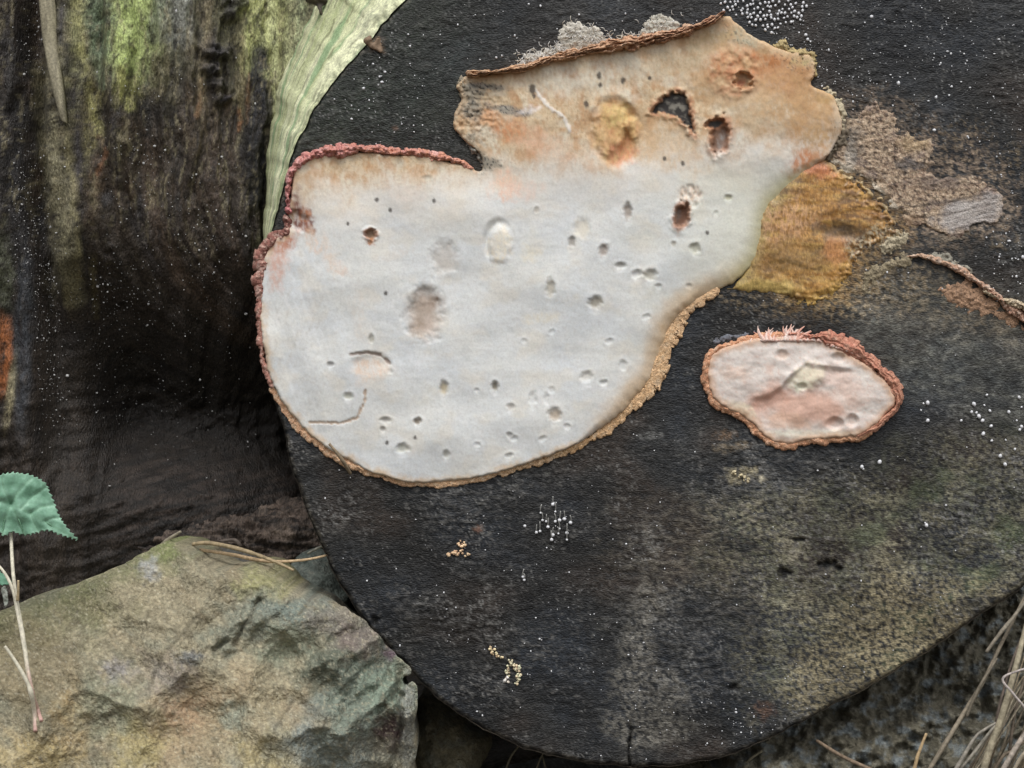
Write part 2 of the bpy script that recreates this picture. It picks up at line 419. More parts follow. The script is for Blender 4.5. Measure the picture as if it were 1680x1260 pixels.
def log_color(px, py, s):
    v, flake, saw, lowf = log_masks(px, py)
    n = len(px)
    col = mix(C(27, 29, 31), C(47, 47, 46), 0.45 + 0.8 * fbm(px / 45, v / 22, 4, 31, .6))
    bl = fbm(px / 230, py / 200, 3, 33)
    paint(col, 0.75 * sst(-0.1, 0.4, bl), C(34, 41, 50))
    paint(col, 0.75 * sst(0.05, 0.45, -bl), C(56, 46, 38))
    ul = sst(900, 600, px) * sst(420, 200, py)
    paint(col, 0.75 * ul, C(37, 45, 30))
    # flaked lighter fibre ends
    lo = 0.35 + 0.65 * sst(620, 900, py)
    paint(col, 0.5 * lo * sst(0.16, 0.5, flake + 0.4 * lowf), C(100, 98, 94))
    paint(col, 0.45 * sst(0.30, 0.6, fbm(px / 26, v / 7, 4, 35, .6) + 0.2 * lowf - 0.1), C(92, 92, 84))
    paint(col, 0.7 * sst(0.12, 0.5, -flake), C(22, 23, 24))
    # right of the fungus: greyish fibrous wood
    g = ell(px, py, 1580, 560, 190, 110, 25, 0.45, 0.5, 41)
    paint(col, g * (0.3 + 0.6 * sst(-0.2, 0.4, flake)), mix(C(84, 88, 86), C(122, 122, 112), .5 + fbm(px / 40, v / 16, 3, 73)))
    paint(col, ell(px, py, 1520, 490, 150, 50, 18, 0.5, 0.7, 42) * sst(-0.3, 0.3, flake) * 0.75, mix(C(110, 104, 88), C(150, 132, 104), .5 + fbm(px / 30, py / 14, 3, 72)))
    # olive / tan algal crust of the lower right
    d, _, _ = sdf(px, py, OLIVE)
    o = sst(-60, 70, d + 60 * fbm(px / 90, py / 80, 4, 44))
    gran = fbm(px / 8.5, py / 7, 4, 45, 0.65)
    paint(col, o * sst(-0.22, 0.28, gran + 0.4 * fbm(px / 70, py / 50, 3, 46)) * 0.7, mix(C(98, 101, 80), C(146, 139, 110), 0.5 + 1.0 * fbm(px / 60, py / 60, 3, 47)))
    paint(col, o * 0.3 * sst(0.15, 0.5, -gran), C(52, 51, 46))
    paint(col, o * 0.5 * sst(0.1, 0.5, fbm(px / 80, py / 70, 3, 48)) * sst(1300, 1500, px), C(84, 98, 62))
    gg = ell(px, py, 1440, 1060, 170, 80, -30, 0.45, 0.5, 49)
    paint(col, gg * 0.8 * sst(-0.3, 0.2, gran), C(166, 152, 114))
    # pale vertical stain above the crack
    st = ell(px, py, 1045, 1080, 26, 150, 3, 0.5, 0.9, 51) + ell(px, py, 1060, 1170, 60, 70, 0, 0.5, 0.9, 52)
    paint(col, 0.75 * np.clip(st, 0, 1) * sst(-0.35, 0.2, gran + .4 * flake), C(124, 120, 110))
    st = ell(px, py, 1180, 900, 170, 90, 0, 0.6, 0.8, 53)
    paint(col, 0.5 * st * sst(-0.15, 0.35, flake), C(120, 112, 96))
    # small pale scars
    for (x, y, rx, ry, r, cc, a) in [(1215,780,26,12,-10,(176,164,128),.85),(1200,735,30,8,-8,(150,132,104),.6),(1190,715,16,8,0,(140,110,80),.5),
            (615,72,16,14,30,(126,104,82),.8),(1250,785,8,6,0,(200,190,160),.7),(785,868,8,6,0,(150,110,90),.7),(1255,1165,16,14,0,(110,80,62),.7),
            (648,210,5,5,0,(130,100,80),.6),(1590,362,46,18,-14,(138,132,128),.5),(1065,715,18,6,0,(120,120,118),.7),(1450,450,60,14,10,(120,104,78),.5),
            (1330,490,60,12,10,(150,128,80),.6),(1410,470,40,14,0,(140,120,84),.6),(1565,385,30,8,-15,(165,155,130),.6),(1290,520,40,10,0,(110,106,104),.6)]:
        paint(col, a * ell(px, py, x, y, rx, ry, r, 0.4, 0.8, int(x) % 97) * sst(-0.5, 0.1, gran), C(*cc))
    hal = ell(px, py, 1420, 440, 110, 60, 10, .5, .6, 61) + ell(px, py, 1290, 500, 120, 22, 6, .5, .7, 62) + .8 * ell(px, py, 1560, 300, 110, 90, 10, .5, .6, 63)
    paint(col, .65 * np.clip(hal, 0, 1) * sst(.0, .32, gran + .3 * flake), mix(C(150, 128, 92), C(176, 152, 112), .5 + fbm(px / 20, py / 20, 3, 64)))
    paint(col, .4 * np.clip(hal, 0, 1) * sst(.0, .3, -gran), C(34, 30, 28))
    db, _, _ = sdf(px, py, BROWN_PATCH); bs = sst(-45, 12, db + 45 * fbm(px / 40, py / 26, 4, 58, .6))
    paint(col, .8 * bs * sst(-.25, .2, gran + .5 * flake), mix(C(128, 108, 92), C(168, 146, 120), .5 + fbm(px / 14, py / 10, 3, 69)))
    da, _, _ = sdf(px, py, AMB[::2]); am = sst(-34, 6, da + 30 * fbm(px / 16, py / 12, 4, 70, .6)) * sst(1240, 1290, px)
    paint(col, .85 * am * sst(-.4, .15, gran), mix(C(118, 86, 44), C(176, 142, 84), .5 + fbm(px / 12, py / 9, 3, 71)))
    mottled = np.exp(.75 * fbm(px / 120, v / 80, 4, 65, .6) + .35 * fbm(px / 30, v / 14, 3, 66, .6)) * .86
    for x, y, rx, ry, r, k in [(1290,560,150,50,5,.5),(1340,745,170,34,-4,.62),(620,900,170,150,35,.72),(1500,110,170,110,0,.72),(980,840,180,60,-5,.8),(1560,440,120,40,10,.6),(1240,500,110,30,10,.55),(760,1010,120,90,0,.72)]:  # tone lowered in soft ellipses under, beside and between the fungi
        mottled = mottled * (1 - (1 - k) * ell(px, py, x, y, rx, ry, r, .6, .6, int(x) % 67))
    col *= mottled[:, None]
    rr = np.hypot((px - 1180) * 1.0, (py - 540) * 1.02) + 10 * fbm(px / 80, py / 80, 3, 67)
    ring = .5 + .5 * np.sin(rr / 9.5 + 3 * fbm(rr / 60, rr * 0, 2, 68)); col *= (1 - .22 * ring * sst(250, 420, rr))[:, None]
    sp = fbm(px / 3.1, py / 3.1, 2, 55)
    pt = sst(-.3, .45, fbm(px / 75, py / 55, 3, 57)); paint(col, 0.55 * pt * sst(0.38, 0.66, sp + 0.25 * lowf), C(136, 136, 134)); paint(col, .6 * sst(.22, .55, fbm(px / 15, v / 3.6, 3, 56, .6) + .35 * lowf) * sst(450, 750, py) * (.3 + .7 * pt), C(116, 114, 110))
    dcr, tcr = dpath(px, py, [(1030,1176),(1036,1200),(1031,1230),(1034,1262)])
    paint(col, (1 - sst(.5, 3.0, dcr)) * sst(0, .5, tcr), C(18, 17, 16))
    for x, y, rx, ry in [(1286,940,9,7),(1375,932,6,4),(1203,1128,11,5),(1310,885,12,3),(1358,926,13,6),(615,1018,5,6)]:
        paint(col, ell(px, py, x, y, rx, ry, 0, .4, .9, 5), C(20, 20, 20))
    e = sst(10, 2, s)
    paint(col, 0.5 * e * sst(-.2, .3, flake), C(112, 106, 94))
    return col

def log_height(px, py, s):
    v, flake, saw, lowf = log_masks(px, py)
    h = 0.55 * flake * (.5 + sst(-.2, .5, lowf)) + 0.3 * saw + 1.5 * lowf + 0.22 * fbm(px / 5, py / 4.2, 3, 25, .6)
    d, _, _ = sdf(px, py, OLIVE)
    h += sst(-30, 60, d) * 0.5 * fbm(px / 9, py / 7, 3, 45, .65)
    dcr, tcr = dpath(px, py, [(1030,1176),(1036,1200),(1031,1230),(1034,1262)])
    h -= 4 * (1 - sst(0.3, 2.8, dcr + 1.5 * fbm(px / 5, py / 5, 2, 30))) * sst(0, 0.6, tcr)
    for x, y, rx, ry in [(1286,940,9,7),(1375,932,6,4),(1203,1128,11,5),(1310,885,12,3),(1358,926,13,6),(615,1018,5,6)]:
        h -= 2.4 * ell(px, py, x, y, rx, ry, 0, .5, .8, 5)
    # moss nap of the upper left
    h += sst(900, 600, px) * sst(420, 200, py) * 0.35 * fbm(px / 5, py / 5, 3, 28)
    return h - 2.2 * (1 - sst(0, 9, s)) ** 2

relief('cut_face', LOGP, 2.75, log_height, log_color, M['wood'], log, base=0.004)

def log_side():
    E = LOGP[::1]; n = len(E)
    seg = np.linalg.norm(np.roll(E, -1, 0) - E, axis=1); L = np.concatenate([[0], np.cumsum(seg)])
    N_ = 1300
    tt = np.linspace(0, L[-1], N_, endpoint=False)
    EE = np.concatenate([E, E[:1]])
    ex = np.interp(tt, L, EE[:, 0]); ey = np.interp(tt, L, EE[:, 1])
    g = np.stack([np.roll(ex, -8) - np.roll(ex, 8), np.roll(ey, -8) - np.roll(ey, 8)], 1)
    nn = np.stack([g[:, 1], -g[:, 0]], 1); nn /= np.linalg.norm(nn, axis=1)[:, None]
    c = np.array([1120, 520.])
    if ((E.mean(0) - np.stack([ex, ey], 1)) * nn).sum() > 0: nn = -nn
    # flare in the upper left (projected px)
    f = np.interp(ey, [-120, 0, 60, 140, 245, 320, 390, 440], [215, 172, 136, 88, 44, 26, 13, 0]) * (ex < 900) * sst(1000, 820, ex)
    w = sst(0, 10, f)
    v = np.concatenate([np.linspace(0, 1, 70), np.linspace(1.3, 5, 9)])
    yv = 0.0008 + 0.11 * v
    k = (D + yv) / D
    px = 840 + (ex[:, None] - 840) / k[None]; py = 630 + (ey[:, None] - 630) / k[None]
    gv = np.clip(v, 0, 1) ** 0.75
    fx = ex[:, None] + nn[:, :1] * f[:, None] * gv[None]; fy = ey[:, None] + nn[:, 1:] * f[:, None] * gv[None]
    fx = fx + (6 * fbm(ey / 26, ey * 0, 3, 69) * sst(20, 90, f))[:, None] * gv[None] ** 3
    far = v > 1
    # behind the flare go straight back
    xw = (np.where(w[:, None] > 0, fx * w[:, None] + px * (1 - w[:, None]), px) - 840) * S * k[None]
    zw = Z0 + (630 - (fy * w[:, None] + py * (1 - w[:, None]))) * S * k[None]
    j = 69
    for q in np.where(far)[0]: xw[:, q] = xw[:, j]; zw[:, q] = zw[:, j]
    U = np.repeat(tt[:, None], len(v), 1); VV = np.repeat(v[None], N_, 0)
    rel = (0.0004 * fbm(VV.ravel() * 9 + U.ravel() / 500, U.ravel() / 150, 4, 61, .6) + 0.0012 * fbm(VV.ravel() * 5, U.ravel() / 60, 3, 62)).reshape(U.shape)
    rel = rel * sst(0, 0.12, VV)
    xw += nn[:, :1] * rel; zw -= nn[:, 1:] * rel
    yw = np.repeat(yv[None], N_, 0) - 0.004 * 0
    V = np.stack([xw, yw, zw], -1).reshape(-1, 3)
    m = len(v); i = np.arange(N_ * m).reshape(N_, m); jn = np.roll(i, -1, 0)
    Q = np.stack([i[:, :-1], i[:, 1:], jn[:, 1:], jn[:, :-1]], -1).reshape(-1, 4)
    u = U.ravel(); vv = VV.ravel(); ff = np.repeat(w, m)
    col = mix(C(46, 40, 34), C(74, 66, 54), 0.5 + 0.8 * fbm(u / 60, vv * 9, 4, 63))
    vv = vv + .05 * fbm(u / 90, vv * 3, 3, 57); st = fbm(vv * 7 + u / 500, u / 240, 5, 64, .55)
    pale = mix(C(170, 180, 122), C(226, 228, 184), 0.6 + 1.0 * st)
    paint(col, ff * sst(1.15, 0.9, vv), pale); paint(col, ff * .45 * sst(.55, .95, vv + .35 * fbm(vv * 6, u / 120, 3, 59)), mix(C(104, 106, 72), C(158, 160, 104), .5 + st))
    paint(col, ff * 0.75 * sst(0.12, 0.45, fbm(vv * 9 + u / 600, u / 260, 3, 65)) * sst(1.1, .8, vv), C(120, 160, 110))
    paint(col, ff * 0.5 * sst(0.2, 0.6, fbm(vv * 14 + u / 400, u / 120, 4, 66)), C(132, 130, 112))
    paint(col, ff * 0.6 * sst(0.28, 0.5, fbm(vv * 30, u / 90, 3, 67)), C(96, 96, 70))
    paint(col, ff * 0.6 * sst(0.15, 0.0, vv) * sst(-.2, .3, fbm(u / 12, vv * 20, 3, 68)), C(70, 78, 62))
    o = mk('side', V, Q, None, col, M['side'], log)
    # back end cap
    c0 = V.reshape(N_, m, 3)[:, -1]; ctr = c0.mean(0)
    Vb = np.concatenate([c0, ctr[None]]); a = np.arange(N_)
    T = np.stack([a, (a + 1) % N_, np.full(N_, N_)], -1)
    mk('back_face', Vb, None, T, np.repeat(C(70, 62, 52)[None], len(Vb), 0), M['side'], log)
log_side()

# ================================================================== BIG FUNGUS
FLESH = [(478,300),(482,276),(500,260),(540,252),(600,250),(660,254),(715,259),(755,268),(785,280),(792,264),(776,242),(757,226),(745,208),(746,185),(757,162),(749,142),(765,124),(800,122),(870,106),(940,90),(1010,78),(1080,68),(1140,48),(1188,24),(1208,38),(1232,58),(1262,70),(1290,84),(1330,90),(1337,118),(1332,140),(1362,152),(1379,180),(1381,212),(1368,245),(1345,268),(1318,290),(1286,318),(1262,350),(1254,392),(1240,428),(1215,456),(1185,474),(1150,490),(1118,515),(1100,540),(1090,568),(1078,602),(1058,636),(1034,664),(1004,692),(970,716),(928,738),(880,756),(830,772),(780,785),(720,793),(670,791),(620,778),(576,760),(534,734),(495,702),(466,665),(446,628),(435,590),(429,540),(427,490),(430,440),(438,408),(452,392),(468,378),(474,345)]
FLP = rough(rough(spline(FLESH, 4, True), 3.0, 40, 70), 2.6, 11, 71)
crust_root = empty('crust_fungus', tuple(W(np.array(760.), np.array(520.), 0.0)), 'large pear shaped white crust fungus with red and tan rim', 'fungus')

# pits: cx,cy,rx,ry,rot,depth mm,floor colour or None, strength
PITS = [(697,515,25,38,4,3.4,(176,158,142),.9),(729,424,19,24,8,1.4,(190,184,176),.8),(903,474,6.5,14,0,2.6,(178,170,150),.7),(976,497,10,9,-20,3.0,(150,138,112),.7),
 (1018,436,8,5,0,2.2,(150,145,130),.5),(1045,450,8,6,-10,2.4,None,0),(1067,452,9,8,-20,2.8,(170,164,140),.5),(1140,408,8,8,-25,2.6,(168,166,140),.6),(1030,347,6,12,0,3,(130,110,92),.7),
 (938,397,5,8,0,2.2,(140,130,118),.7),(990,411,7,9,20,2.6,(140,118,100),.7),(728,636,6,10,0,2.6,(172,156,120),.8),(812,634,5,7,0,3,(110,98,72),.8),(910,681,9,10,-15,2.6,(172,150,122),.7),
 (874,656,6,12,0,1.6,None,0),(685,691,6,5,-20,2.8,(110,90,62),.8),(633,689,8,4,0,2.0,(140,136,130),.6),(628,704,4,4,0,1.6,(130,126,120),.6),(660,736,9,7,0,2.6,(160,158,130),.5),
 (732,746,5,6,0,2,(160,158,140),.5),(572,650,7,5,0,2,(170,170,140),.5),(542,598,5,4,0,2,(150,148,146),.6),(962,619,9,8,-20,2.2,None,0),(990,628,6,4,-20,1.8,None,0),(1022,600,6,8,0,1.6,None,0),
 (609,556,4,7,0,1.8,(150,140,110),.5),(838,668,6,5,0,1.6,(160,152,142),.5),(836,714,5,4,0,1.6,(150,144,136),.5),(835,748,6,4,-20,1.6,(150,150,145),.4),(843,720,6,4,-20,1.4,None,0),
 (782,640,4,3,0,1.2,None,0),(896,655,5,8,0,1.3,None,0),(955,376,12,15,0,0.9,(216,206,184),.6),(1195,324,6,4,0,1.6,(160,156,110),.6),(700,292,7,4,0,1,(180,176,160),.6),(905,545,5,4,-20,1,None,0),
 (860,560,5,4,0,.9,None,0),(1000,560,6,4,-25,1.2,None,0),(1060,520,6,4,-25,1.2,None,0),(1080,470,5,4,0,1.2,None,0),(890,720,6,4,-20,1.2,None,0),(930,700,5,4,-20,1.3,None,0),(783,730,5,4,0,1,None,0),
 (1105,400,4,4,0,1.2,(150,140,120),.6),(1175,350,4,4,0,1,None,0),(880,345,4,5,0,1,(170,160,140),.6),(1130,470,5,4,0,1.2,None,0),(640,610,5,4,0,.9,None,0),(905,640,5,5,0,1,None,0)]
HOLES = [(1118,355,11,20,12,5,(120,84,62)),(608,384,9,8,20,3,(130,104,80)),(1181,222,14,28,10,5,(120,88,66)),(1174,203,14,7,-8,5,(66,64,62)),(1220,132,13,13,0,5,(54,46,44))]
TRI = spline([(1068,184),(1082,164),(1102,152),(1124,154),(1132,176),(1138,205),(1140,222),(1126,206),(1108,192),(1088,186)], 4, True)

def flesh_h(px, py, s):
    rr = np.maximum(4.5 + 40 * sst(1100, 1210, px) * sst(250, 300, py) + 3 * fbm(px / 40, py / 40, 2, 70) + 22 * sst(930, 1050, px) * sst(470, 540, py) * sst(760, 700, py), 2.5)
    e = np.clip(s / rr, 0, 1); h = (4.2 + 1.8 * sst(0, 90, s) - 1.4 * sst(1120, 1220, px) * sst(250, 300, py)) * np.sqrt(np.clip(1 - (1 - e) ** 2, 0, 1))
    up = sst(330, 190, py)                         # upper lobe is thinner
    h *= (1 - 0.38 * up)
    h += 1.7 * fbm(px / 150, py / 130, 2, 72) + 0.22 * fbm(px / 44, py / 32, 3, 73) + 0.07 * fbm(px / 9, py / 9, 3, 74)
    h += up * (0.4 * fbm(px / 22, py / 30, 4, 75) + 0.25 * fbm(px / 6, py / 14, 3, 76))
    # growth steps along the left flank
    a = (px - 430) * 0.93 - (py - 400) * 0.30
    h += 0.35 * np.sin(a / 9.0) * ell(px, py, 515, 600, 75, 120, -18, 0.5) + 0.15 * fbm(a / 8, py / 60, 3, 77) * sst(620, 480, px)
    for (x, y, rx, ry, r, d, c, st) in PITS:
        m = (np.abs(px - x) < 3 * rx + 10) & (np.abs(py - y) < 3 * ry + 10)
        if not m.any(): continue
        # steep upper lip, gentle lower end
        mm = ell(px[m], py[m], x, y, rx * 1.05, ry * 1.05, r, 0.55, 0.35, int(x) % 37)
        tail = ell(px[m], py[m], x, y + ry * 0.7, rx * 0.9, ry * 1.0, r, 0.7)
        h[m] -= (.62 if rx < 12 else .85) * d * np.maximum(mm, 0.35 * tail) - 0.25 * ell(px[m], py[m], x, y - ry * 0.2, rx * 1.7, ry * 1.6, r, 0.4)
    # raised cream plug and big scars
    h += .9 * ell(px, py, 820, 402, 17, 30, 0, 0.4, .4, 5) - 2.2 * (ell(px, py, 817, 396, 22, 34, 0, 0.25) - ell(px, py, 822, 404, 20, 36, 0, 0.2)).clip(0, 1)
    h -= 1.5 * ell(px, py, 608, 600, 30, 20, 0, 0.35) * sst(625, 590, py)
    h -= 1.2 * ell(px, py, 1132, 322, 19, 18, 0, 0.3) * (0.6 + fbm(px / 5, py / 12, 2, 78))
    for (x, y, rx, ry, r, d, c) in HOLES:
        h -= d * ell(px, py, x, y, rx, ry, r, 0.3, 0.6, 6) - 1.0 * ell(px, py, x, y, rx * 1.5, ry * 1.35, r, 0.3, 0.3, 7)
    d, _, _ = sdf(px, py, TRI); d = d + 5 * fbm(px / 9, py / 9, 3, 82)
    h -= 5.5 * sst(-1, 8, d); h += 1.3 * (sst(-12, -3, d) - sst(-2, 2, d)) * (.6 + fbm(px / 14, py / 14, 2, 83))
    # yellow blistered hollow
    b = ell(px, py, 1010, 216, 40, 54, -8, 0.18, 0.15, 8)
    h += b * (-1.5 + 2.7 * ell(px, py, 1000, 208, 26, 42, 6, .35, .3, 4) + 2.6 * ell(px, py, 1041, 212, 14, 18, -20, .35, .3, 5) - 1.8 * ell(px, py, 1027, 240, 8, 28, 14, .5) + .9 * fbm(px / 9, py / 20, 3, 79))
    h += 0.9 * (ell(px, py, 1010, 208, 52, 58, -8, 0.2) - b).clip(0, 1) * sst(215, 170, py)
    b = ell(px, py, 1205, 118, 42, 42, 0, 0.2, 0.15, 9)
    h += b * (0.8 + 1.0 * fbm(px / 12, py / 14, 3, 80))
    dd, _ = dpath(px, py, [(880,150),(900,175),(925,192),(935,215)])
    h += 0.4 * (1 - sst(0.5, 5, dd + 2.5 * fbm(px / 7, py / 7, 2, 84)))
    # crack of the lower left and frayed tail
    dd, _ = dpath(px, py, [(508,693),(560,694),(585,686),(598,660),(600,640)]); h -= 0.6 * (1 - sst(0.5, 3.2, dd + 2.2 * fbm(px / 6, py / 6, 2, 85)))
    dd, _ = dpath(px, py, [(576,582),(600,578),(622,582),(640,596)]); h -= 0.8 * (1 - sst(0.5, 3.2, dd + 2.5 * fbm(px / 8, py / 8, 2, 86)))
    h += ell(px, py, 770, 170, 50, 60, 0, .6) * 1.2 * fbm(px / 7, py / 7, 4, 81)
    # margin furrow under the wound at the left
    h -= 2.0 * ell(px, py, 487, 362, 18, 14, 40, .4, .4, 4)
    return np.maximum(h, 0.6 * np.clip(s / 6, 0, 1))

def flesh_c(px, py, s):
    col = mix(C(203, 207, 209), C(212, 213, 209), 0.5 + fbm(px / 90, py / 80, 4, 91))
    paint(col, 0.6 * sst(0.0, 0.5, fbm(px / 60, py / 46, 4, 92)), C(212, 207, 195)); paint(col, .3 * sst(.1, .45, fbm(px / 5, py / 5, 3, 101)), C(190, 188, 182))
    paint(col, 0.35 * sst(0.15, 0.5, fbm(px / 30, py / 22, 4, 93)), C(190, 193, 192))
    paint(col, 0.3 * sst(0.2, 0.5, fbm((px + py * .35) / 9, py / 34, 4, 94)) * sst(640, 480, px), C(186, 182, 172))
    paint(col, .55 * sst(1000, 1230, px + 60 * fbm(px / 70, py / 70, 3, 102)) * sst(240, 300, py), C(208, 207, 186))
    # upper lobe goes cream, tan and orange
    k = py + 0.12 * (px - 1000) + 34 * fbm(px / 55, py / 50, 4, 95)
    up = sst(305, 205, k)
    paint(col, up * 0.95, C(203, 178, 138))
    paint(col, 0.5 * sst(365, 260, k) * (1 - up), C(216, 203, 184))
    paint(col, up * 0.75 * sst(0.0, 0.45, fbm(px / 32, py / 60, 4, 96, .6)), C(192, 150, 102))
    paint(col, up * 0.55 * sst(0.12, 0.5, fbm(px / 46, py / 40, 4, 97)), C(208, 204, 186))
    paint(col, up * 0.4 * sst(0.05, 0.4, fbm(px / 5, py / 13, 3, 98)), C(176, 132, 86)); paint(col, up * .5 * sst(900, 1250, px) * sst(-.3, .4, fbm(px / 18, py / 24, 4, 100, .6)), C(190, 146, 94)); paint(col, .35 * sst(.25, .5, fbm(px / 4, py / 4, 3, 88)) * up, C(150, 112, 76))
    gr = .4 + .6 * sst(-.35, .35, fbm(px / 5.5, py / 12, 4, 89, .6) + .3 * fbm(px / 20, py / 20, 2, 90))
    paint(col, up * .55 * sst(.0, .4, fbm(px / 24, py / 34, 4, 103, .6)), C(182, 130, 78)); paint(col, up * .4 * sst(.1, .5, fbm(px / 50, py / 30, 3, 104)), C(212, 204, 184))
    def e(x, y, rx, ry, r, c, a, w=.7, so=.5): paint(col, gr * a * ell(px, py, x, y, rx, ry, r, so, w, int(x + y) % 89), C(*c))
    e(1250,105,95,55,10,(182,116,54),1); e(1290,115,60,40,20,(186,116,56),.65); e(1340,190,36,70,0,(182,136,80),1); e(1180,70,60,24,-15,(190,170,120),.6)
    e(845,215,70,20,28,(206,140,86),.9,.6); e(790,190,40,12,15,(200,152,104),.7); e(900,240,60,26,20,(214,186,158),.6); e(1100,240,60,40,10,(204,178,142),.7); e(1060,215,40,40,0,(196,160,112),.5)
    e(830,305,24,22,0,(226,182,152),.8); e(865,312,26,16,0,(222,196,180),.6); e(1080,110,130,20,-14,(204,188,158),.6); e(960,130,110,28,-10,(214,208,192),.6); e(1230,170,60,40,20,(206,198,172),.7)
    e(1325,268,34,22,-30,(196,126,78),.9,.5); e(1345,215,26,34,0,(186,160,122),.6); e(1374,215,10,30,0,(110,100,88),.7,.9); e(1355,160,22,9,20,(196,166,84),.6); e(1375,180,9,26,0,(206,200,184),.7)
    e(1300,160,70,60,20,(194,152,100),.8); e(1190,150,70,50,0,(196,158,108),.6); e(1318,98,20,14,0,(182,170,116),.7); e(1270,80,30,12,10,(200,176,130),.7); e(1225,58,24,16,30,(178,178,154),.8)
    # greyed, black-dotted tail
    gm = ell(px, py, 770, 160, 22, 34, 0, .5, .7, 12) + ell(px, py, 775, 250, 20, 30, -35, .5, .7, 13) + ell(px, py, 800, 268, 22, 9, 10, .5, .7, 14)
    paint(col, 0.9 * gm, C(138, 130, 114))
    st = ell(px, py, 830, 180, 44, 7, 12, .5, .8, 15) + ell(px, py, 800, 142, 30, 5, 8, .5, .8, 16)
    paint(col, 0.7 * st, C(120, 122, 118))
    dots = sst(0.2, 0.4, fbm(px / 4.2, py / 4.2, 2, 99))
    paint(col, 0.9 * dots * np.clip(gm + st, 0, 1), C(42, 42, 42))
    gm = ell(px, py, 1215, 58, 24, 16, 30, .5, .5, 17) + ell(px, py, 1310, 100, 40, 18, 10, .5, .5, 18)
    paint(col, 0.6 * dots * gm, C(60, 58, 50))
    dd, _ = dpath(px, py, [(880,150),(900,175),(925,192),(935,215)]); paint(col, (1 - sst(.5, 5, dd + 3 * fbm(px / 7, py / 7, 2, 84))) * .75, C(224, 220, 214))
    e(868,180,16,6,-15,(222,214,212),.8)
    for x, y, r in [(873,146,6),(962,171,4.5),(983,124,4),(1022,132,4),(985,140,3),(1066,128,3),(876,158,3),(712,330,3),(618,328,3),(640,345,3),(571,367,2.5),(633,481,3),(450,636,3),(635,726,3),(681,718,2.5),(717,490,2.5),(1160,382,3),(1090,260,3),(1120,268,3)]:
        paint(col, 0.85 * ell(px, py, x, y, r, r * 1.3, 0, .4, .4, 19), C(60, 52, 46))
    # pits and wounds
    for (x, y, rx, ry, r, d, c, stn) in PITS:
        if c is None: continue
        m = (np.abs(px - x) < 3 * rx + 8) & (np.abs(py - y) < 3 * ry + 8)
        if m.any():
            cc = col[m]; paint(cc, stn * ell(px[m], py[m], x, y, rx, ry, r, 0.6, 0.5, int(x) % 37), C(*c)); col[m] = cc
    e(688,540,14,16,10,(150,128,106),.5); e(700,495,20,14,0,(164,142,124),.6); e(706,535,12,16,0,(200,184,172),.6)
    e(820,404,18,30,4,(226,216,194),.8,.5,.4); e(868,415,18,14,0,(220,212,190),.6); e(890,522,30,10,-5,(216,208,188),.6); e(608,605,26,18,0,(206,180,156),.85,.4); e(597,622,14,16,20,(208,190,172),.5)
    e(557,438,18,8,50,(216,190,170),.6); e(1132,318,18,14,0,(226,200,176),.9,.3); e(668,318,26,14,0,(220,208,198),.5); e(645,418,26,8,-15,(200,186,170),.4); e(590,520,12,40,-8,(210,200,188),.5)
    for (x, y, rx, ry, r, d, c) in HOLES:
        paint(col, 0.8 * ell(px, py, x, y, rx * 1.35, ry * 1.25, r, .3, .4, 20), C(172, 116, 78))
        paint(col, ell(px, py, x, y, rx * .85, ry * .85, r, .35, .4, 21), C(*c))
    e(608,396,8,6,0,(176,116,66),.9); e(1184,232,7,14,5,(150,146,142),.8); e(1112,352,5,10,10,(120,116,110),.6)
    d, _, _ = sdf(px, py, TRI); d = d + 5 * fbm(px / 9, py / 9, 3, 82)
    paint(col, sst(-9, -1, d) * sst(-.5, .2, fbm(px / 10, py / 10, 2, 87)) * .8, C(186, 128, 90)); paint(col, sst(-1, 4, d), C(52, 48, 46)); paint(col, .8 * sst(5, 11, d) * sst(-.2, .3, fbm(px / 13, py / 10, 3, 22)), C(142, 138, 126))
    b = ell(px, py, 1010, 216, 40, 53, -8, 0.28, 0.3, 8)
    paint(col, b * .9, mix(C(206, 166, 100), C(190, 134, 76), 0.5 + fbm(px / 12, py / 24, 3, 23)))
    e(1012,192,22,18,0,(214,190,110),.7); e(1020,250,22,18,0,(208,136,96),.8); e(985,225,12,20,0,(216,182,130),.6)
    b = ell(px, py, 1205, 118, 42, 42, 0, 0.3, 0.2, 9)
    paint(col, b * .6, mix(C(204, 168, 120), C(184, 108, 60), 0.5 + 1.1 * fbm(px / 14, py / 16, 3, 24)))
    dd, _ = dpath(px, py, [(508,693),(560,694),(585,686),(598,660),(600,640)]); paint(col, (1 - sst(1, 3.5, dd + 2.2 * fbm(px / 6, py / 6, 2, 85))) * .8, C(178, 150, 122))
    dd, _ = dpath(px, py, [(576,582),(600,578),(622,582),(640,596)]); paint(col, (1 - sst(1, 3.5, dd + 2.5 * fbm(px / 8, py / 8, 2, 86))) * .7, C(148, 122, 106))
    # wound at the left shoulder
    e(493,356,17,24,-25,(116,62,50),.95,.6,.3); e(505,374,14,8,35,(140,84,60),.9,.6,.3); e(500,352,10,12,20,(190,124,76),.7,.5,.4); e(513,395,10,22,-15,(222,190,160),.6); e(458,420,16,34,6,(214,180,164),.75,.5)
    e(464,398,24,15,-30,(178,112,80),.9,.7); e(482,332,11,24,8,(112,64,54),.85,.8); e(455,440,14,40,4,(206,160,140),.6,.8); e(500,300,14,14,0,(196,170,140),.5); e(540,420,10,30,-20,(222,196,172),.5)
    # stained margin
    m = sst(15, 2, s + 8 * fbm(px / 14, py / 14, 3, 25))
    paint(col, 0.7 * m * sst(-.5, .2, fbm(px / 60, py / 60, 2, 27)), C(202, 172, 132))
    rgt = sst(940, 1020, px) * sst(400, 480, py)
    paint(col, 0.75 * rgt * sst(46, 10, s + 6 * fbm(px / 20, py / 20, 3, 26)), C(196, 164, 120))
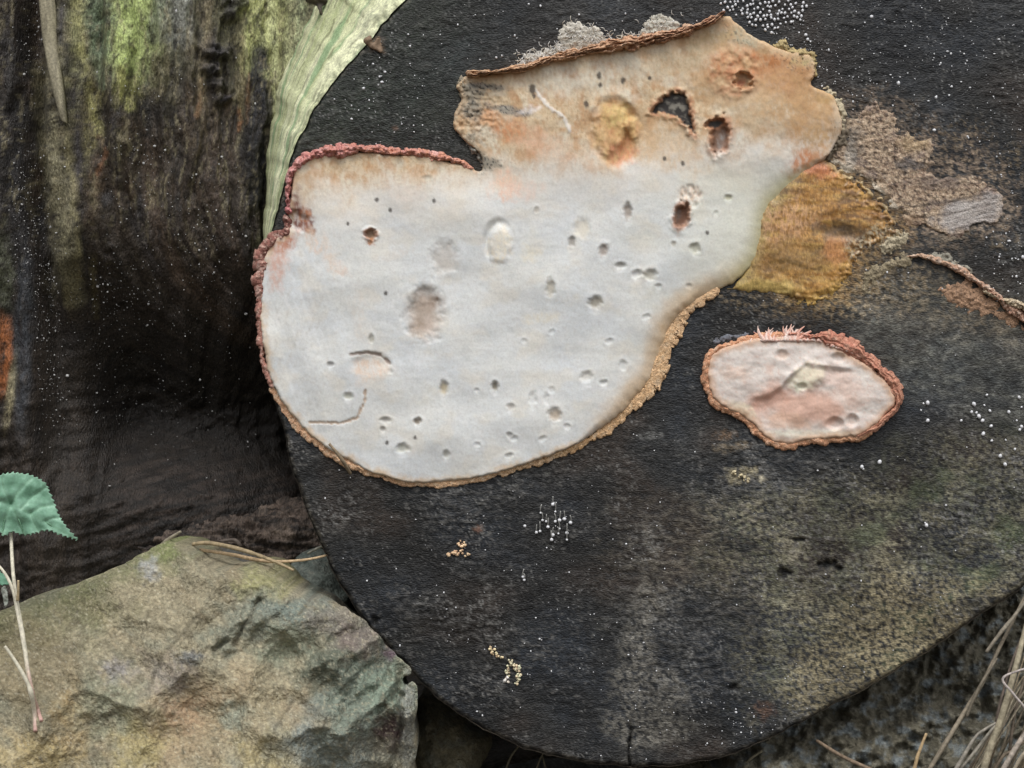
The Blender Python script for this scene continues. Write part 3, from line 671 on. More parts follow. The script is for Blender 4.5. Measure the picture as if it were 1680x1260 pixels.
    ol = sst(40, 4, s) * sst(1150, 1230, px) * sst(260, 300, py)
    paint(col, 0.8 * ol, C(166, 158, 108))
    return col
flesh = relief('flesh', FLP, 1.9, flesh_h, flesh_c, M['flesh'], crust_root, base=0.0015)

def rimc(c1, c2, c3, seed, a3=.6):
    def f(px, py, t, c):
        col = mix(C(*c1), C(*c2), t + .35 * fbm(px / 12, py / 12, 3, seed))
        paint(col, a3 * sst(0.0, 0.4, fbm(px / 6, py / 6, 4, seed + 3, .6)), C(*c3))
        paint(col, .5 * sst(0.25, .55, fbm(px / 16, py / 16, 3, seed + 5)), C(*c3) * .8 + .1)
        paint(col, .35 * sst(0.25, .55, -fbm(px / 5, py / 5, 3, seed + 4)), C(104, 66, 54))
        return col
    return f
sweep('rim', [(474,352),(472,325),(474,300),(482,276),(498,262),(525,252),(570,245),(620,246),(670,250),(715,255),(750,264),(778,278)], [(0,9),(.3,17),(.55,17),(.9,13),(1,7)], [(0,4.5),(.5,5.2),(.8,4.6),(1,3)], rimc((186,112,112), (206,140,108), (218,164,158), 101), M['rim'], crust_root, 1, 1.4, 19, 4.5, 20, .8, 11, lift=.6)
sweep('rim', [(470,352),(472,372),(462,384),(448,394),(436,406),(430,430),(427,470),(427,520),(430,570),(436,606),(448,638)], [(0,9),(.25,22),(.45,20),(.75,11),(1,9)], [(0,4.5),(.3,3.6),(.6,2.6),(1,2)], rimc((128,78,68), (176,122,106), (214,178,160), 111), M['rim'], crust_root, 2, 1.4, 17, 5.0, 20, .6, 16, lift=.6)
sweep('rim', [(446,632),(466,668),(495,704),(534,737),(576,762),(620,780),(670,792),(720,794),(780,786),(830,773),(880,757),(930,739)], [(0,13),(.2,17),(.5,10),(.7,12),(1,16)], [(0,1.6),(1,1.3)], rimc((212,162,122), (204,168,122), (228,204,170), 121), M['rim'], crust_root, 3, 1.4, 15, 4.0, 16, .8, 10, lift=.5)
sweep('rim', [(922,742),(972,718),(1008,692),(1040,662),(1064,632),(1082,598),(1092,566),(1104,538),(1124,512),(1150,492),(1180,474)], [(0,13),(.3,20),(.55,30),(.75,28),(1,11)], [(0,1.2),(.5,1.0),(1,1.4)], rimc((200,158,106), (208,168,122), (222,192,150), 131), M['rim'], crust_root, 4, 1.4, 23, 4.0, 11, .35, 6, lift=.6)
sweep('ridge', [(764,121),(800,119),(860,110),(920,94),(985,79),(1045,69),(1100,58),(1150,42),(1190,18)], [(0,7),(.3,14),(.55,22),(.8,18),(.95,11),(1,5)], [(0,5.5),(.5,7),(1,6)], rimc((202,158,116), (180,128,96), (220,180,142), 141), M['rim'], crust_root, 5, 1.4, 21, 4.0, 40, 1.1, 11, lift=.8, fib=True)

def fuzz(spots, parent, n, seed):
    r = random.Random(seed); hv, hq, ht, hc, off = [], [], [], [], 0
    for k in range(n):
        x, y, sx, sy = r.choice(spots); x += r.gauss(0, sx); y += r.gauss(0, sy); L = r.uniform(4, 11); an = r.uniform(0, 6.28)
        b0 = -float(log_height(np.array([x]), np.array([y]), np.array([99.]))[0]) * 1e-3 if k % 6 == 0 else b0
        P = spline([(x, y, b0), (x + .5 * L * math.cos(an), y + .5 * L * math.sin(an), b0 - .0022), (x + L * math.cos(an + .5), y + L * math.sin(an + .5), b0 - .0018)], 3)
        V, Q, T = tube(W(P[:, 0], P[:, 1], P[:, 2]), np.linspace(.00025, .0001, len(P)), 4)
        hv.append(V); hq.append(Q + off); ht.append(T + off); off += len(V); hc.append(np.repeat(C(*r.choice([(226, 224, 220), (200, 196, 188), (214, 206, 190)]))[None], len(V), 0))
    tag(mk('hyphae', np.concatenate(hv), np.concatenate(hq), np.concatenate(ht), np.concatenate(hc), M['fuzz'], parent), kind='stuff')
fuzz([(880,96,16,7),(945,56,16,10),(975,62,14,8),(1085,42,16,9),(915,82,12,6),(905,88,18,6),(1030,64,16,5)], crust_root, 420, 3)

# amber resin-like crust spilling off the right shoulder
#amb
def amber_h(px, py, s):
    e = np.clip(s / 16, 0, 1)
    a = py - 0.12 * (px - 1300)
    out = sst(1330, 1420, px) + sst(470, 495, py)
    return 2.2 * e ** .6 - 1.6 * np.clip(out, 0, 1) * (1 - sst(0, 44, s)) * (1.1 + 2.2 * fbm(px / 9, py / 9, 3, 159)) + e * (0.5 * fbm(px / 50, a / 26, 3, 152) + 0.26 * fbm(px / 13, py / 13, 4, 153, .6) + .14 * fbm(px / 3.5, py / 9, 2, 154)) - 1.5 * ell(px, py, 1375, 380, 30, 12, 8, .6) + .4 * ell(px, py, 1345, 345, 80, 8, -8, .6)
def amber_c(px, py, s):
    a = py - 0.1 * (px - 1300)
    col = mix(C(146, 98, 26), C(188, 136, 52), 0.5 + fbm(px / 46, a / 22, 4, 155))
    paint(col, .6 * sst(.05, .45, fbm(px / 60, a / 14, 4, 156)), C(200, 158, 70)); paint(col, .8 * sst(26, 6, s) * sst(430, 480, py), C(206, 168, 72)); paint(col, .6 * sst(30, 8, s) * sst(1330, 1280, px), C(150, 138, 78))
    paint(col, .75 * sst(.05, .45, fbm(px / 44, a / 17, 4, 157, .6)), C(104, 76, 40)); paint(col, .55 * sst(.1, .4, fbm(px / 7, py / 9, 4, 160, .65)), C(92, 66, 38)); paint(col, .5 * sst(.15, .45, fbm(px / 6, py / 12, 4, 161, .65)), C(206, 166, 98))
    paint(col, .8 * ell(px, py, 1290, 365, 46, 32, -20, .6, .7, 1) * sst(-.4, .3, fbm(px / 5, py / 13, 3, 162)), C(206, 156, 108)); paint(col, .8 * ell(px, py, 1420, 345, 60, 22, 14, .5, .8, 9) * sst(-.2, .3, fbm(px / 30, a / 6, 3, 163)), C(108, 74, 36))
    paint(col, .7 * ell(px, py, 1380, 382, 40, 16, 8, .5, .7, 2), C(84, 74, 62))
    paint(col, .6 * ell(px, py, 1300, 425, 60, 26, 0, .5, .6, 3), C(132, 102, 48))
    paint(col, .7 * ell(px, py, 1370, 410, 18, 22, 0, .5, .5, 4), C(190, 124, 62))
    paint(col, .7 * ell(px, py, 1260, 470, 50, 12, 0, .5, .6, 5), C(200, 170, 84))
    paint(col, .8 * ell(px, py, 1338, 276, 30, 14, 20, .5, .5, 6), C(186, 108, 62))
    paint(col, .7 * sst(12, 2, s) * sst(1330, 1390, px) * sst(440, 400, py), C(176, 164, 124))
    g = ell(px, py, 1455, 395, 34, 30, 0, .5, .7, 7) + ell(px, py, 1410, 415, 24, 20, 0, .5, .7, 8)
    paint(col, .8 * g * sst(-.1, .25, fbm(px / 5, py / 5, 3, 158)), C(188, 174, 142)); paint(col, .7 * g * sst(.1, .35, -fbm(px / 5, py / 5, 3, 158)), C(56, 50, 44))
    return col
relief('amber_crust', AMB, 2.0, amber_h, amber_c, M['amber'], crust_root, base=0.001)

# crumbly white mould along the ridge, and the frayed upper margin
def crumb(name, poly, hmm, cc, seed, parent, kind=None, mat='fuzz', amp=5, dark=.6):
    P = rough(spline(poly, 4, True), amp * 1.6, 12, seed)
    def h(px, py, s): return log_height(px, py, s * 0 + 99) + hmm * (1.25 * (np.clip(s / 16, 0, 1) ** .6) * (1 + .8 * fbm(px / 6, py / 6, 4, seed, .6)) - .45 + .5 * fbm(px / 11, py / 9, 3, seed + 3))
    def c(px, py, s):
        col = mix(C(*cc) * .75, C(*cc), .5 + fbm(px / 10, py / 10, 3, seed + 1))
        paint(col, dark * sst(.2, .45, -fbm(px / 4.5, py / 4.5, 3, seed + 2)), C(70, 62, 54)); return col
    return relief(name, P, 1.9, h, c, M[mat], parent, base=0.004)
crumb('mould_patch', [(922,84),(914,48),(934,32),(960,38),(984,44),(1000,60),(1020,72),(990,84),(955,92)], 1.5, (206,200,186), 161, crust_root)
crumb('mould_patch', [(840,114),(862,88),(892,78),(924,68),(934,88),(905,104),(876,114)], 1.3, (212,208,200), 162, crust_root)
crumb('mould_patch', [(1050,66),(1054,36),(1076,22),(1104,26),(1122,40),(1112,60),(1080,70)], 1.5, (196,192,178), 163, crust_root)
crumb('mould_patch', [(1005,74),(1015,58),(1040,56),(1058,58),(1056,68),(1030,76)], 2.2, (140,132,116), 164, crust_root)
crumb('frayed_margin', [(1260,74),(1275,66),(1300,72),(1330,80),(1342,100),(1340,124),(1322,116),(1300,96),(1278,88)], 4.0, (188,166,112), 165, crust_root, amp=7)
crumb('frayed_margin', [(1336,146),(1360,142),(1378,156),(1390,184),(1388,214),(1376,236),(1370,206),(1366,178),(1348,158)], 3.6, (196,182,150), 166, crust_root, amp=6)
crumb('frayed_margin', [(746,140),(752,126),(768,120),(778,136),(772,160),(764,184),(750,180),(754,160)], 4.5, (150,140,120), 167, crust_root, amp=6)
crumb('frayed_margin', [(748,206),(762,222),(780,238),(800,262),(812,276),(790,282),(782,262),(764,244)], 4.5, (150,146,136), 168, crust_root, amp=6)

crumb('frayed_margin', [(1345,190),(1372,180),(1392,205),(1390,240),(1372,262),(1350,255),(1356,225)], 3.0, (128,116,98), 169, crust_root, amp=7, dark=.8)
# ================================================================== SMALL FUNGUS
SM = [(1160,600),(1164,583),(1182,570),(1222,558),(1262,552),(1295,550),(1325,553),(1352,556),(1382,572),(1418,594),(1444,614),(1462,632),(1470,655),(1468,668),(1450,686),(1430,705),(1406,716),(1368,721),(1328,723),(1294,731),(1268,726),(1244,711),(1230,692),(1200,676),(1174,660),(1163,638),(1159,618)]
SMP = rough(spline(SM, 3, True), 4.0, 16, 201)
small = empty('crust_fungus', tuple(W(np.array(1315.), np.array(640.), 0.0)), 'small oval pinkish white crust fungus with brick brown rim on black wood', 'fungus')
LEDGE = [(1225,662),(1238,652),(1262,648),(1282,634),(1300,612),(1322,596),(1350,600),(1385,604)]
def sm_h(px, py, s):
    e = np.clip(s / 6, 0, 1); h = (4.0 + 1.2 * sst(0, 60, s)) * np.sqrt(1 - (1 - e) ** 2)
    h += 1.0 * fbm(px / 60, py / 50, 3, 202) + .4 * fbm(px / 22, py / 16, 4, 203) + .1 * fbm(px / 6, py / 6, 3, 204)
    d, t = dpath(px, py, LEDGE)
    below = sst(-3, 8, np.interp(px, [p[0] for p in LEDGE], [p[1] for p in LEDGE]) * -1 + py) * sst(1225, 1260, px) * sst(1420, 1370, px)
    h -= 2.4 * below * sst(80, 10, py - np.interp(px, [p[0] for p in LEDGE], [p[1] for p in LEDGE]))
    h += 2.2 * ell(px, py, 1326, 616, 30, 20, -20, .5, .3, 4)
    for x, y, rx, ry, dp in [(1370,695,12,9,2.4),(1398,690,9,9,2.4),(1375,587,10,7,1.6),(1283,582,9,7,1.3),(1316,634,7,5,1.4)]: h -= dp * ell(px, py, x, y, rx, ry, 0, .4)
    return h
def sm_c(px, py, s):
    col = mix(C(206, 194, 186), C(218, 209, 201), .5 + fbm(px / 40, py / 30, 3, 205))
    e = lambda x, y, rx, ry, r, c, a: paint(col, a * ell(px, py, x, y, rx, ry, r, .5, .7, int(x + y) % 83), C(*c))
    e(1320,665,85,28,8,(204,160,138),.9); e(1265,655,34,14,-15,(204,156,134),.8); e(1370,620,44,16,15,(212,180,164),.6); e(1205,612,24,12,0,(214,184,164),.6); e(1290,690,40,12,5,(206,168,142),.7); e(1400,650,30,20,0,(214,190,176),.5)
    e(1325,616,28,17,-20,(218,208,178),.8); e(1312,634,12,8,0,(206,206,180),.7); e(1340,712,90,7,0,(222,216,196),.7); e(1215,672,24,10,25,(222,206,176),.8); e(1285,583,9,7,0,(204,176,156),.7); e(1262,606,8,10,0,(216,180,160),.5)
    paint(col, .35 * sst(.2, .5, fbm(px / 7, py / 6, 3, 206)), C(200, 160, 140))
    paint(col, .75 * sst(18, 3, s + 4 * fbm(px / 10, py / 10, 3, 207)), C(198, 152, 112))
    return col
relief('flesh', SMP, 1.9, sm_h, sm_c, M['flesh'], small, base=0.0015)
smr = SM + [SM[0]]
sweep('rim', SM[15:] + SM[:6], [(0,13),(.3,16),(.6,14),(1,13)], [(0,2.6),(1,2.8)], rimc((206,150,108), (204,140,100), (226,186,148), 211), M['rim'], small, 7, 1.4, 15, 3.5, 18, .4, 12, lift=.4)
sweep('rim', [(1290,549),(1325,553),(1352,554),(1385,566),(1420,588),(1446,608),(1466,630),(1474,655),(1470,670),(1452,688),(1428,706),(1404,717)], [(0,9),(.15,14),(.3,27),(.55,20),(.75,12),(1,10)], [(0,3.6),(.4,4.6),(1,3)], rimc((184,114,92), (196,138,108), (212,160,132), 221), M['rim'], small, 8, 1.4, 21, 3.0, 26, .5, 22, lift=.4, fib=True)
# pale threads running from the top margin onto the wood
hv = []; ht = []; hq = []; hc = []; off = 0
for k in range(110):
    x = random.choice([random.gauss(1262, 9), random.gauss(1298, 8), random.uniform(1230, 1400)])
    y = 556 + max(0, x - 1340) * .35 + (max(0, 1250 - x)) * .12; tf = min(abs(x - 1262), abs(x - 1298)) < 12; L = random.uniform(8, 28) if tf else random.uniform(3, 8); a = random.gauss(-90, 38)
    pts = [(x, y + 4, -.004), (x + L * .5 * math.cos(math.radians(a)) + random.gauss(0, 2), y + L * .5 * math.sin(math.radians(a)), -.0025), (x + L * math.cos(math.radians(a + 12)), y + L * math.sin(math.radians(a)), .0004)]
    P = spline(pts, 5); V, Q, T = tube(W(P[:, 0], P[:, 1], P[:, 2]), np.linspace(.0017 * random.uniform(.3, 1), .00012, len(P)), 5)
    hv.append(V); hq.append(Q + off); ht.append(T + off); off += len(V)
    hc.append(np.repeat(mix(C(206, 150, 130), C(216, 200, 190), np.array([random.random()])), len(V), 0))
tag(mk('hyphae', np.concatenate(hv), np.concatenate(hq), np.concatenate(ht), np.concatenate(hc), M['fuzz'], small), kind='stuff')
crumb('mould_patch', [(1152,606),(1160,612),(1158,630),(1162,642),(1154,640),(1148,622)], 1.8, (170,172,176), 231, small, amp=2)
crumb('mould_patch', [(1166,558),(1190,548),(1215,545),(1240,540),(1232,552),(1205,558),(1180,566)], 1.2, (120,124,134), 232, small, amp=4)

# ================================================================== DRIED CRUST AND STRAND ON THE RIGHT
dried = empty('dried_crust', tuple(W(np.array(1500.), np.array(280.), 0.0)), 'thin mealy brown dried crust spreading beside the amber patch', 'crust')
BPP = rough(BROWN_PATCH, 16, 22, 241)
def dc_h(px, py, s):
    e = np.clip(s / 10, 0, 1); g = fbm(px / 9, py / 6, 4, 242, .65)
    smooth = ell(px, py, 1590, 350, 60, 28, -14, .4)
    m = 1.5 * np.clip(s / 34, 0, 1) ** .6 - .38 + .9 * fbm(px / 26, py / 20, 4, 248, .6) - 1.5 * ell(px, py, 1560, 275, 40, 20, 0, .5, .5, 3) - .6 * ell(px, py, 1640, 300, 40, 14, 0, .5) + 1.3 * smooth
    return .8 * log_height(px, py, s * 0 + 99) + np.clip(m, -.9, .6) * 1.5 + (.8 * g * (1 - .8 * smooth)) + .5 * smooth * fbm(px / 40, (py + .25 * px) / 4, 3, 244)
def dc_c(px, py, s):
    g = fbm(px / 8, py / 6, 4, 242, .65)
    col = mix(C(146, 120, 98), C(184, 158, 128), .5 + fbm(px / 50, py / 40, 3, 245))
    paint(col, .75 * sst(.08, .36, g), C(196, 174, 146)); paint(col, .85 * sst(.06, .36, -g), C(60, 50, 48))
    paint(col, .5 * sst(.2, .5, fbm(px / 50, py / 35, 4, 246)), C(116, 100, 98)); paint(col, .6 * sst(.2, .5, fbm(px / 4.5, py / 4, 3, 249, .6)), C(200, 182, 156)); paint(col, .6 * sst(.25, .5, -fbm(px / 5, py / 4, 3, 250, .6)), C(52, 44, 42))
    for x, y, rx, ry, cc, a in [(1575,275,40,18,(52,52,54),.85),(1490,270,22,10,(58,62,70),.7),(1500,235,26,14,(160,134,90),.5),(1395,255,8,30,(190,182,168),.6),(1400,230,14,30,(96,92,88),.6),(1480,365,30,12,(150,118,86),.6),(1545,300,40,10,(110,96,88),.6),(1385,200,12,16,(150,130,100),.5)]:
        paint(col, a * ell(px, py, x, y, rx, ry, 0, .5, .8, int(x) % 79), C(*cc))
    sm = ell(px, py, 1592, 350, 58, 26, -14, .35, .5, 31)
    paint(col, .85 * sm, mix(C(134, 127, 124), C(188, 182, 178), .5 + fbm(px / 40, (py + .25 * px) / 5, 3, 247)))
    dd, _ = dpath(px, py, [(1500,338),(1560,330),(1620,318)]); paint(col, .6 * (1 - sst(1, 4, dd)), C(60, 54, 50))
    dd, _ = dpath(px, py, [(1360,262),(1400,285),(1440,312),(1470,345)]); paint(col, .7 * (1 - sst(3, 10, dd)), C(196, 186, 166))
    return col
relief('crust_sheet', BPP, 2.0, dc_h, dc_c, M['crust'], dried, base=0.004)
crumb('granular_edge', [(1408,470),(1420,440),(1450,428),(1480,412),(1500,420),(1492,436),(1460,446),(1440,470),(1420,486)], 1.6, (150,136,106), 248, dried, mat='crust', amp=8, dark=.85)
crumb('granular_edge', [(1440,408),(1462,382),(1486,376),(1494,392),(1476,412),(1452,420)], 2.2, (192,178,146), 249, dried, mat='crust', amp=6, dark=.85)

stroot = empty('root_strand', tuple(W(np.array(1600.), np.array(470.), 0.0)), 'pinkish tan granular root strand slanting across the black wood', 'root')
sweep('strand', [(1488,421),(1515,420),(1545,430),(1575,442),(1600,460),(1628,480),(1652,500),(1690,530),(1740,560)], [(0,5),(.3,12),(.6,16),(1,16)], [(0,2),(.5,3.6),(1,3.6)], rimc((186,150,120), (176,128,104), (214,196,178), 251), M['crust'], stroot, 9, 1.8, 11, 3.0, 12, .8, 5)
sweep('strand', [(1612,476),(1640,490),(1665,498),(1700,512),(1750,530)], [(0,7),(.4,16),(1,18)], [(0,2),(.5,4),(1,4)], rimc((178,160,128), (196,176,146), (222,208,180), 261), M['crust'], stroot, 10, 1.6, 11, 2, 9, .95, 4, lift=1)
crumb('stain_sheet', [(1545,470),(1575,455),(1605,470),(1640,500),(1690,535),(1740,565),(1700,560),(1650,530),(1610,520),(1570,510),(1550,490)], 1.1, (172,134,102), 262, stroot, mat='crust', amp=12, dark=.7)
crumb('lichen_tuft', [(1518,420),(1536,412),(1556,414),(1574,428),(1592,436),(1602,450),(1588,452),(1560,438),(1534,430)], 2.6, (150,146,132), 263, stroot, amp=6, dark=.85)

# ================================================================== SPECKS, BEADS, GRANULES ON THE CUT FACE
def inside_log(x, y): return sdf(np.array([x], float), np.array([y], float), LOGP)[0][0] > 8
GROW = [FLP, AMB, SMP, BPP]
def clear(xy, pad=4):
    ok = sdf(xy[:, 0], xy[:, 1], LOGP)[0] > 8
    for P in GROW: ok &= sdf(xy[:, 0], xy[:, 1], P)[0] < -pad
    return xy[ok]
def face_y(xy): return -log_height(xy[:, 0], xy[:, 1], np.full(len(xy), 99.)) * 1e-3

# dense bead colony above the fungus: every bead a fruit body standing on the wood
pts = []
for r_ in range(12):
    for q in range(19):
        x = 1182 + q * 7.6 + (r_ % 2) * 3.8 + random.gauss(0, 1.5); y = -2 + r_ * 7.2 + random.gauss(0, 1.5) + (x - 1250) * -0.12
        lim = 16 + .48 * (x - 1180) if x < 1250 else 52 - .30 * (x - 1250) if x > 1270 else 50
        if 0 < y + 4 < lim + 6 and random.random() < .8: pts.append((x, y))
pts = clear(np.array(pts), 3)
bead_me = mesh_data('bead', IV2 * 0.5 * np.array([1, 1, 1.25]) , None, IT2)
bead_me.materials.append(M['bead'])
def bead_thing(x, y, d, label, group):
    o = bpy.data.objects.new('fruiting_bead', bead_me); col0.objects.link(o)
    yy = face_y(np.array([[x, y]]))[0]
    o.location = tuple(W(np.array(float(x)), np.array(float(y)), yy - d * S * .42)); o.scale = (d * S,) * 3
    o.rotation_euler = (0, random.uniform(-.6, .9), 0)
    return tag(o, label, 'slime mould', group)
for x, y in pts[:170]:
    bead_thing(x, y, random.uniform(3.3, 4.9), 'tiny white bead packed in rows above the orange end of the big fungus', 'white beads above the big fungus')
for x, y in [(1515,662),(1522,661),(1511,673),(1522,690),(1598,663),(1615,665),(1594,676),(1602,677),(1606,683),(1612,690),(1624,674),(1626,699),(1668,690),(1673,705),(1676,700),(1613,712),(1627,723),(1650,722),(1665,737),(1641,748),(1649,762),(1443,758),(1414,766),(1416,769),(1518,858),(1520,862),(1676,668),(1655,676),(1577,690),(1672,652),(1619,648)]:
    bead_thing(x, y, random.choice([3.2, 4, 4.6, 5.2, 5.8, 6.6]), 'round white bead scattered on dark wood right of the small fungus', 'white beads right of the small fungus')

# hair-thin stalked fruit bodies
for k, (x, y) in enumerate([(907,826),(887,840),(911,838),(890,852),(896,854),(911,854),(918,852),(926,850),(936,856),(899,863),(886,870),(880,872),(907,876),(918,866),(930,873),(905,884),(930,884),(860,950),(858,945),(916,874)]):
    yy = face_y(np.array([[x, y]]))[0]
    root = empty('stalked_slime_mould', tuple(W(np.array(float(x)), np.array(float(y + 3)), yy)), 'hair thin pale stalk with white head in cluster below the big fungus', 'slime mould', 'stalked heads below the big fungus')
    L = random.uniform(9, 15)
    strand('stalk', [(x, y + 2, yy + .0004), (x + random.gauss(0, .6), y - L * .5, yy - .0016), (x + random.gauss(0, 1), y - L, yy - .0022)], [(0, .0004), (1, .00028)], C(150, 150, 146), M['stem'], root, 4, k, 5)
    V, T, _ = beads(W(np.array([float(x)]), np.array([y + 1.5]), np.array([yy - .0006])), np.array([random.uniform(.0006, .0011)]), True)
    mk('head', V, None, T, None, M['bead'], root)

# uncountable fine white specks on the wood and a halo round the bead colony
def speck_cloud(name, xy, rpx, label, yfun=face_y, mat='bead'):
    c = W(xy[:, 0], xy[:, 1], yfun(xy) - .0002)
    V, T, n = beads(c, (rpx * S)[:, None] * np.array([[1, .7, 1.]]) * rs.uniform(.55, 1.25, (len(rpx), 3)))
    return tag(mk(name, V, None, T, None, M[mat]), label, 'specks', kind='stuff')
xy = []
for x, y, sx, sy, n in [(1300,60,40,30,90),(1345,110,22,30,60),(1400,150,60,40,110),(1560,60,90,50,120),(1590,220,70,60,90),(1500,120,90,60,90),(1655,420,22,40,90),(1650,250,20,60,30),(900,40,150,30,60),(640,120,60,50,60),(660,190,60,40,50)]:
    xy.append(np.stack([rs.normal(x, sx, n), rs.normal(y, sy, n)], 1))
xy.append(np.stack([rs.uniform(480, 1680, 330), rs.uniform(0, 1250, 330)], 1))
xy.append(np.stack([rs.normal(1240, 90, 160), rs.normal(1190, 34, 160)], 1)); xy.append(np.stack([rs.normal(900, 200, 180), rs.normal(950, 110, 180)], 1))
xy = clear(np.concatenate(xy), 5)
speck_cloud('white_specks', xy, rs.gamma(1.6, .42, len(xy)) + .35, 'fine white specks strewn over the black sawn wood')

# orange granular clumps
def granules(spots, label, cc, dens, seed):
    rr = np.random.RandomState(seed); cen = []; rad = []
    for (x, y, rx, ry) in spots:
        n = max(4, int(dens * rx * ry / 9))
        a = rr.uniform(0, 6.28, n); q = np.sqrt(rr.uniform(0, 1, n))
        cen.append(np.stack([x + rx * q * np.cos(a), y + ry * q * np.sin(a)], 1)); rad.append(rr.uniform(1.3, 2.6, n))
    xy = np.concatenate(cen); rad = np.concatenate(rad)
    c = W(xy[:, 0], xy[:, 1], face_y(xy) - rr.uniform(0, .0012, len(xy)))
    V, T, n = beads(c, (rad * S)[:, None] * np.ones((1, 3)), True)
    V = V + .00012 * rr.normal(size=V.shape)
    col = np.repeat(mix(C(*cc) * .75, np.minimum(C(*cc) * 1.2, .8), rr.uniform(0, 1, len(xy))), n, 0)
    return tag(mk('granule_clump', V, None, T, col, M['orange']), label, 'granules')
granules([(757,893,7,7),(752,906,12,5),(733,908,6,4),(768,912,5,4),(745,908,5,3)], 'rusty orange granule clump shaped like a small cross on dark wood', (228, 178, 138), 2.2, 3)
granules([(806,1066,6,5),(813,1074,5,4),(821,1077,5,3),(809,1072,3,3)], 'short broken orange granule streak above the forked one', (232, 190, 146), 2.2, 4)
granules([(838,1086,5,5),(834,1094,4,6),(843,1092,5,5),(832,1105,4,7),(849,1098,5,6),(850,1108,4,8),(848,1118,4,5)], 'forked pale orange granule clump shaped like an arch', (240, 206, 166), 2.4, 5)
granules([(831,1112,3.5,4),(830,1119,4,3)], 'whitish granule tip at the foot of the granule arch', (236, 220, 200), 2.6, 6)
granules([(1215,782,10,4),(1226,787,6,4),(1205,776,5,3)], 'cream granule patch under the small fungus', (206, 190, 150), 1.2, 7)

# needle lying over the lower rim of the fungus and scraps on the log edge
strand('plant_needle', [(540,728,-.008), (552,742,-.0085), (563,757,-.0075), (575,777,-.002)], [(0, .0007), (.6, .0011), (1, .0009)], C(128, 112, 88), M['straw'], None, 4, 3)
tag(bpy.data.objects['plant_needle'], 'short grey brown plant needle stuck across lower rim of the big fungus', 'needle')

def flake(name, pts, y0, ccol, label, cat, curl=.004, mat='straw'):
    P = rough(spline(pts, 3, True), 1.5, 8, int(pts[0][0]) % 50)
    o = solid(name, P, 2.2, lambda px, py, s: y0 - curl * fbm(px / 14, py / 14, 3, 9) - .0008 * np.clip(s / 3, 0, 1), lambda px, py, s: np.clip(s / 3, 0, 1) * .0012 + .0002,
              lambda px, py, s: mix(C(*ccol) * .7, C(*ccol), .5 + fbm(px / 8, py / 8, 3, 10)), M[mat])
    return tag(o, label, cat)
flake('leaf_scrap', [(596,66),(608,58),(612,70),(622,60),(628,86),(614,82),(604,76)], -.0012, (138, 114, 90), 'small tan leaf scrap stuck on dark wood near the pale green log edge', 'leaf scrap', .0015)

